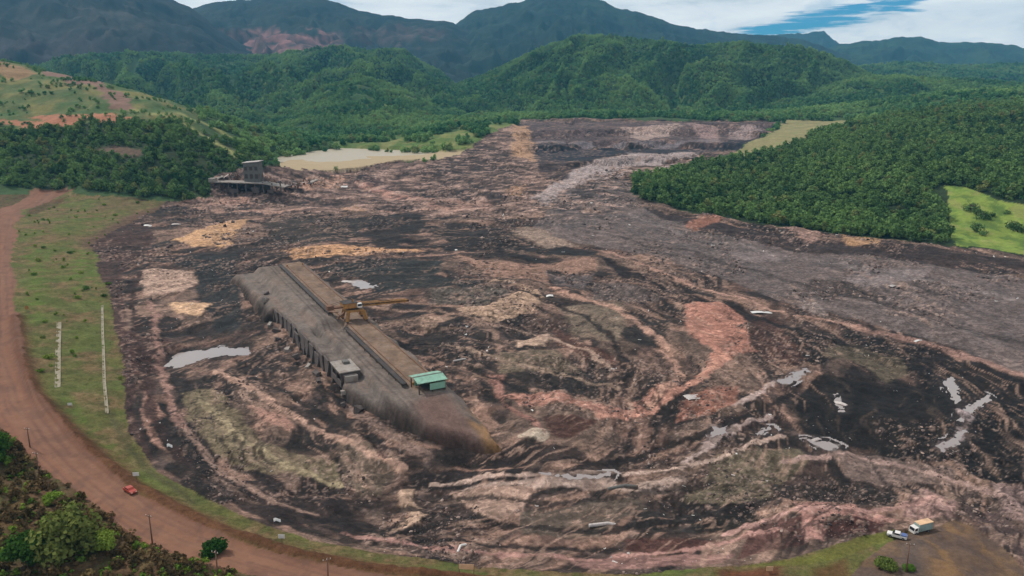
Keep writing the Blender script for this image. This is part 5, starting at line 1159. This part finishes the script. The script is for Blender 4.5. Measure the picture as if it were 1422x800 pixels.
near_tree(296, 770, 0.95, 4, M['leaf_near'], 'small round dark green bush at the road edge', 'bush', 'leafy_shrub', tall=2.6, lift=.4)
near_tree(-5, 640, 1.3, 5, M['leaf_near'], 'green tree cut off by the left edge above the scrub'); near_tree(75, 700, .7, 6, M['leaf_lime'], 'small lime green shrub between road and big leafy tree', 'shrub', 'leafy_shrub', tall=3)
near_tree(1228, 790, .75, 7, M['leaf_near'], 'dark green bush on the dirt yard left of the pole', 'bush', 'leafy_shrub', tall=2.4, lift=.4); near_tree(1262, 792, .4, 8, M['leaf_lime'], 'small pale green bush at the foot of the yard pole', 'bush', 'leafy_shrub', tall=2.4, lift=.3)
near_tree(112, 735, .6, 9, M['leaf_dry'], 'brownish shrub behind the big leafy tree', 'shrub', 'leafy_shrub', tall=3)
near_tree(362, 232, 2.0, 21, M['leaf'], 'tree standing next to the wrecked building', lobes=14, leaves=30); near_tree(466, 238, 1.0, 22, M['leaf'], 'lone small tree on the sand by the pond', lobes=10, leaves=30)
k = 0
for px, py, s in ((98,352,1.0),(88,372,.8),(112,380,.9),(60,345,.8),(52,362,1.0),(48,382,.9),(120,402,1.2),(108,415,.9),(150,395,.8),(145,412,.9),(68,498,1.1),(55,516,.8),(60,470,.7),(160,300,1.0),(145,285,1.1),(190,282,1.0),(40,300,.7),(62,448,.6)):
    near_tree(px, py, s * 0.8, 40 + k, M['leaf_lime'] if k % 3 else M['leaf_near'], 'low green shrub on the grass bank left of the mud', 'shrub', 'leafy_shrub', lobes=9, leaves=40, tall=1.8, wide=3.0, lift=.2, group='shrubs on the grass bank'); k += 1
for px, py, s in ((1348,294,2.3),(1356,299,1.6),(1366,305,2.0),(1375,301,1.1),(1354,322,2.1),(1364,327,1.3),(1404,317,1.7),(1413,322,2.2),(1398,297,.9)):
    near_tree(px, py, s, 40 + k, M['leaf'], 'dark bush scattered over the bright green field', 'bush', 'leafy_shrub', lobes=9, leaves=40, tall=2.6, wide=3.2, lift=.3, group='bushes on the bright field'); k += 1
# rough scrub and tufts nobody could count
def tuft_coll(name, mat, n, size, rx, rz):
    c = bpy.data.collections.new(name)
    for i in range(3):
        a, b_ = leaf_cloud(5, n, size, rx, rz, 0.0, np.random.default_rng(500 + i)); c.objects.link(mesh_np('tuft', a, b_, mat, smooth_=False, link=False))
    return c
T1 = tuft_coll('dry_scrub', M['leaf_dry'], 14, 0.5, 1.1, 1.3); T2 = tuft_coll('green_scrub', M['leaf_lime'], 14, 0.4, 0.9, 0.9)
for nm, coll, n, cl_, yr, lab, sc in (('dry_scrub', T1, 3200, 5, (128, 420), 'brown dry scrub below the road', 1.4), ('green_scrub', T2, 2200, 5, (128, 420), 'green low scrub below the road', 1.3)):
    rr = np.random.default_rng(len(nm)); x = rr.uniform(-330, -40, n * 3); y = rr.uniform(yr[0], yr[1], n * 3); kk = (cls_at(x, y) == cl_) & (np.abs(x) < .75 * y + 20); x, y = x[kk][:n], y[kk][:n]
    scatter(nm, np.stack([x, y, hgt(x, y) - .1], 1), sc * (0.5 + rr.random(len(x))), coll, rr, lab, 'scrub')
rr = np.random.default_rng(77); x = rr.uniform(-420, 230, 30000); y = rr.uniform(130, 700, 30000); kk = (cls_at(x, y) == 2) & (pdist(berm_line, x, y) > 2.5) & (fbm(x / 12, y / 12, 5, 3) > -0.05); x, y = x[kk][:5000], y[kk][:5000]
scatter('grass_tufts', np.stack([x, y, hgt(x, y) - .1], 1), 0.12 + 0.22 * rr.random(len(x)), tuft_coll('bank_tufts', M['leaf_bank'], 10, 0.5, 1.2, 0.7), rr, 'taller tufts over the grass bank', 'grass')

# ------------------------------------------------------------------ clods and wreckage lying on the mud
CC = bpy.data.collections.new('clods')
M['clod'] = None
m, nt, b, out = new_mat('clod_soil'); oi = nt.nodes.new('ShaderNodeObjectInfo'); g_ = nt.nodes.new('ShaderNodeNewGeometry')
c_ = ramp(nt, oi.outputs['Random'], [(0.0, lin((50, 44, 42))), (0.45, lin((88, 72, 65))), (0.8, lin((116, 94, 84))), (1.0, lin((158, 136, 122)))])
c_ = mixc(nt, 1.0, c_, ramp(nt, noise_n(nt, g_.outputs['Position'], 2.0, 4), [(.25, .7), (.75, 1.3)]), 'MULTIPLY'); nt.links.new(c_, b.inputs['Base Color']); b.inputs['Roughness'].default_value = .9; M['clod'] = m
for i in range(4):
    bm = bmesh.new(); bmesh.ops.create_icosphere(bm, subdivisions=1, radius=1.0); rr = random.Random(i)
    for v in bm.verts: v.co *= rr.uniform(.65, 1.25); v.co.z *= .65; v.co.x *= 1.2
    me = bpy.data.meshes.new('clod'); bm.to_mesh(me); bm.free(); me.materials.append(M['clod']); CC.objects.link(bpy.data.objects.new('clod', me))
rr = np.random.default_rng(99); n = 90000; y = 165 + 735 * rr.random(n) ** 1.5; x = rr.uniform(-.7, .7, n) * y; kk = (cls_at(x, y) == 1) & (fbm(x / 55, y / 75, 231, 3) > 0.04) & (fbm(x / 22, y / 30, 33, 4) > 0.0)
q = np.stack([x - PA[0], y - PA[1]], 1); ss = q @ PD; ww = q @ PN; kk &= ~((ss > -25) & (ss < 275) & (ww > -28) & (ww < 24)); x, y = x[kk][:9000], y[kk][:9000]
scatter('mud_clods', np.stack([x, y, hgt(x, y)], 1), (0.22 + 0.75 * rr.random(len(x)) ** 4) * np.clip(y / 320, .7, 2.0), CC, rr, 'lumps of mud strewn over the flow', 'rubble', tilt=.5)

ptsT = scatter_class(10, 9.0, (-950, -200), (850, 1300), np.random.default_rng(12)); ptsT = ptsT[fbm(ptsT[:, 0] / 40, ptsT[:, 1] / 40, 91, 3) > 0.10]
scatter('terrace_shrubs', ptsT - [0, 0, .3], 0.25 + 0.5 * np.random.default_rng(5).random(len(ptsT)), COL_FAR, np.random.default_rng(6), 'loose low shrubs over the left mine terraces', 'shrubs')
ptsB = np.stack([np.random.default_rng(13).uniform(-420, 260, 40000), np.random.default_rng(14).uniform(130, 720, 40000)], 1); ptsB = ptsB[(cls_at(ptsB[:, 0], ptsB[:, 1]) == 2) & (pdist(berm_line, ptsB[:, 0], ptsB[:, 1]) > 4) & (fbm(ptsB[:, 0] / 18, ptsB[:, 1] / 18, 55, 3) > 0.2)][:70]
scatter('bank_brush', np.column_stack([ptsB, hgt(ptsB[:, 0], ptsB[:, 1]) - .2]), 0.12 + 0.2 * np.random.default_rng(7).random(len(ptsB)), COL_LIME, np.random.default_rng(8), 'low green brush in patches over the grass bank', 'brush')
SCR = bpy.data.collections.new('scrap_pieces')
for i in range(4):
    mb = MB(); rr_ = random.Random(40 + i); L_ = rr_.uniform(.8, 2.2); mb.box((0, 0, .1), (L_, rr_.uniform(.3, 1.0), .06), Matrix.Rotation(rr_.uniform(-.3, .3), 3, 'X')).bar((-L_ / 2, .2, .1), (L_ / 2, -.3, .35), .08)
    o = mb.done('scrap', M['whitedirty'] if i % 2 else M['white']); COL.objects.unlink(o); SCR.objects.link(o)
rr = np.random.default_rng(21); y = 175 + 600 * rr.random(9000) ** 1.4; x = rr.uniform(-.66, .66, 9000) * y; kk = (cls_at(x, y) == 1) & (fbm(x / 40, y / 55, 231, 3) > 0.02); q = np.stack([x - PA[0], y - PA[1]], 1); ss = q @ PD; ww = q @ PN; kk &= ~((ss > -25) & (ss < 275) & (ww > -28) & (ww < 24)); x, y = x[kk][:420], y[kk][:420]
scatter('scrap', np.stack([x, y, hgt(x, y)], 1), (0.3 + 0.8 * rr.random(len(x)) ** 3) * np.clip(y / 350, .8, 1.8), SCR, rr, 'small pale scraps strewn over the mud', 'scrap', tilt=.5)
for i, (s_, w_) in enumerate(((86,-23),(97,-22.4),(108,-24),(121,-22),(133,-21.5),(140,-23),(152,-20.5),(163,-19.8),(171,-21),(192,-17),(199,-19),(206,-15.5),(60,-20),(48,-17))):
    x_, y_ = PA + PD * s_ + PN * w_; bm = bmesh.new(); bmesh.ops.create_cube(bm, size=1.0); rr_ = random.Random(70 + i)
    bmesh.ops.subdivide_edges(bm, edges=bm.edges[:], cuts=1, use_grid_fill=True)
    for v in bm.verts: v.co = Vector((v.co.x * (3.4 + rr_.uniform(-.5, .8)), v.co.y * (2.2 + rr_.uniform(-.5, .5)), v.co.z * (2.2 + rr_.uniform(-.6, .6)))) + Vector((rr_.uniform(-.2, .2), rr_.uniform(-.2, .2), rr_.uniform(-.15, .15)))
    me = bpy.data.meshes.new('concrete_block'); bm.to_mesh(me); bm.free(); me.materials.append(M['muddyconcrete'] if i % 3 else M['concrete']); o = bpy.data.objects.new('concrete_block', me); COL.objects.link(o)
    k_ = random.uniform(.7, 1.2); o.scale = (k_, k_, k_); o.location = (x_, y_, max(float(hgt(x_, y_)[0]), pz(s_, w_)) + 0.3); o.rotation_euler = (rr_.uniform(-.4, .4), rr_.uniform(-.4, .4), rr_.uniform(0, 3)); tag(o, 'broken muddy concrete block along the left foot of the embankment', 'block', 'broken blocks by the embankment')
def debris(px, py, kind, L, wd, rz, mat, label, group=None):
    p = gp3(px, py); r = None
    if kind == 'sheet':      # buckled roofing sheet: corrugated strip with bends
        nx, ny = 14, 6; V = []; rr = np.random.default_rng(int(px))
        bend = rr.normal(size=4) * 0.25
        for i in range(nx + 1):
            for j in range(ny + 1):
                u, v = i / nx, j / ny; V.append(((u - .5) * L, (v - .5) * wd, 0.5 + 0.35 * math.sin(u * 4 + bend[0] * 4) + bend[1] * v + 0.12 * ((j % 2) * 2 - 1)))
        n_ = len(V); V += [(a, b_, c - .08) for a, b_, c in V]; Fq = []
        for i in range(nx):
            for j in range(ny):
                a = i * (ny + 1) + j; Fq.append([a, a + ny + 1, a + ny + 2, a + 1]); Fq.append([n_ + a, n_ + a + 1, n_ + a + ny + 2, n_ + a + ny + 1])
        o = mesh_np('metal_sheet', V, Fq, mat, smooth_=False); cat = 'sheet'
    else:                    # beam or pipe wreck
        mb = MB(); mb.bar((-L / 2, 0, .2), (L * .1, .3, .7), wd, round_=True).bar((L * .1, .3, .7), (L / 2, -.5, .3), wd, round_=True); o = mb.done('bent_pipe', mat); cat = 'pipe'
    o.location = p + Vector((0, 0, -.3)); o.rotation_euler = (random.uniform(-.1, .1), random.uniform(-.1, .1), rz); tag(o, label, cat, group)
debris(1057, 435, 'sheet', 11, 3.5, .1, M['white'], 'bright white sheet lying by the edge of the grey mud river')
debris(488, 393, 'sheet', 12, 4, -.2, M['whitedirty'], 'white buckled sheet right of the embankment behind the boom')
debris(1167, 562, 'sheet', 6, 1.6, -.9, M['whitedirty'], 'pale narrow sheet upright in the black mud on the right')
debris(1275, 474, 'sheet', 4, 2, .2, M['white'], 'small white sheet on the pink line in the grey mud')
debris(962, 552, 'sheet', 6, 4.5, .3, M['whitedirty'], 'squarish pale sheet on the orange soil right of centre')
debris(1240, 398, 'sheet', 6, 3, .5, M['whitedirty'], 'pale sheet in the middle of the grey mud river')
debris(762, 412, 'sheet', 5, 3, .0, M['white'], 'small white sheet on the pink sweep behind the embankment')
debris(642, 502, 'pipe', 8, .4, .3, M['whitedirty'], 'pale pipe just right of the green shed')
debris(850, 512, 'sheet', 3.4, 2.4, .7, M['white'], 'small white sheet on the red diagonal bank')
debris(640, 762, 'pipe', 4, .3, 1.2, M['white'], 'short white pipe near the bottom grass edge')
debris(385, 724, 'sheet', 1.8, 1.2, .4, M['white'], 'small white sheet by the mud edge at the lower left')
debris(236, 622, 'sheet', 1.6, 1.2, .4, M['white'], 'small white scrap by the left mud edge')
debris(478, 260, 'sheet', 7, 5, .2, M['white'], 'white block of wreckage near the far pond')
debris(205, 314, 'sheet', 6, 3, .1, M['white'], 'white scrap at the upper left corner of the mud')
debris(244, 312, 'sheet', 8, 3, .1, M['whitedirty'], 'pale scrap right of the upper left mud corner')
debris(865, 678, 'pipe', 9, .5, .1, M['greywall'], 'grey pipe lying across the pale streak at the bottom')
debris(840, 732, 'pipe', 9, .5, .1, M['whitedirty'], 'pale pipe on the brown flat at the bottom')
debris(1130, 612, 'sheet', 5, 2, .3, M['whitedirty'], 'pale sheet at the rim of the black mud pool')
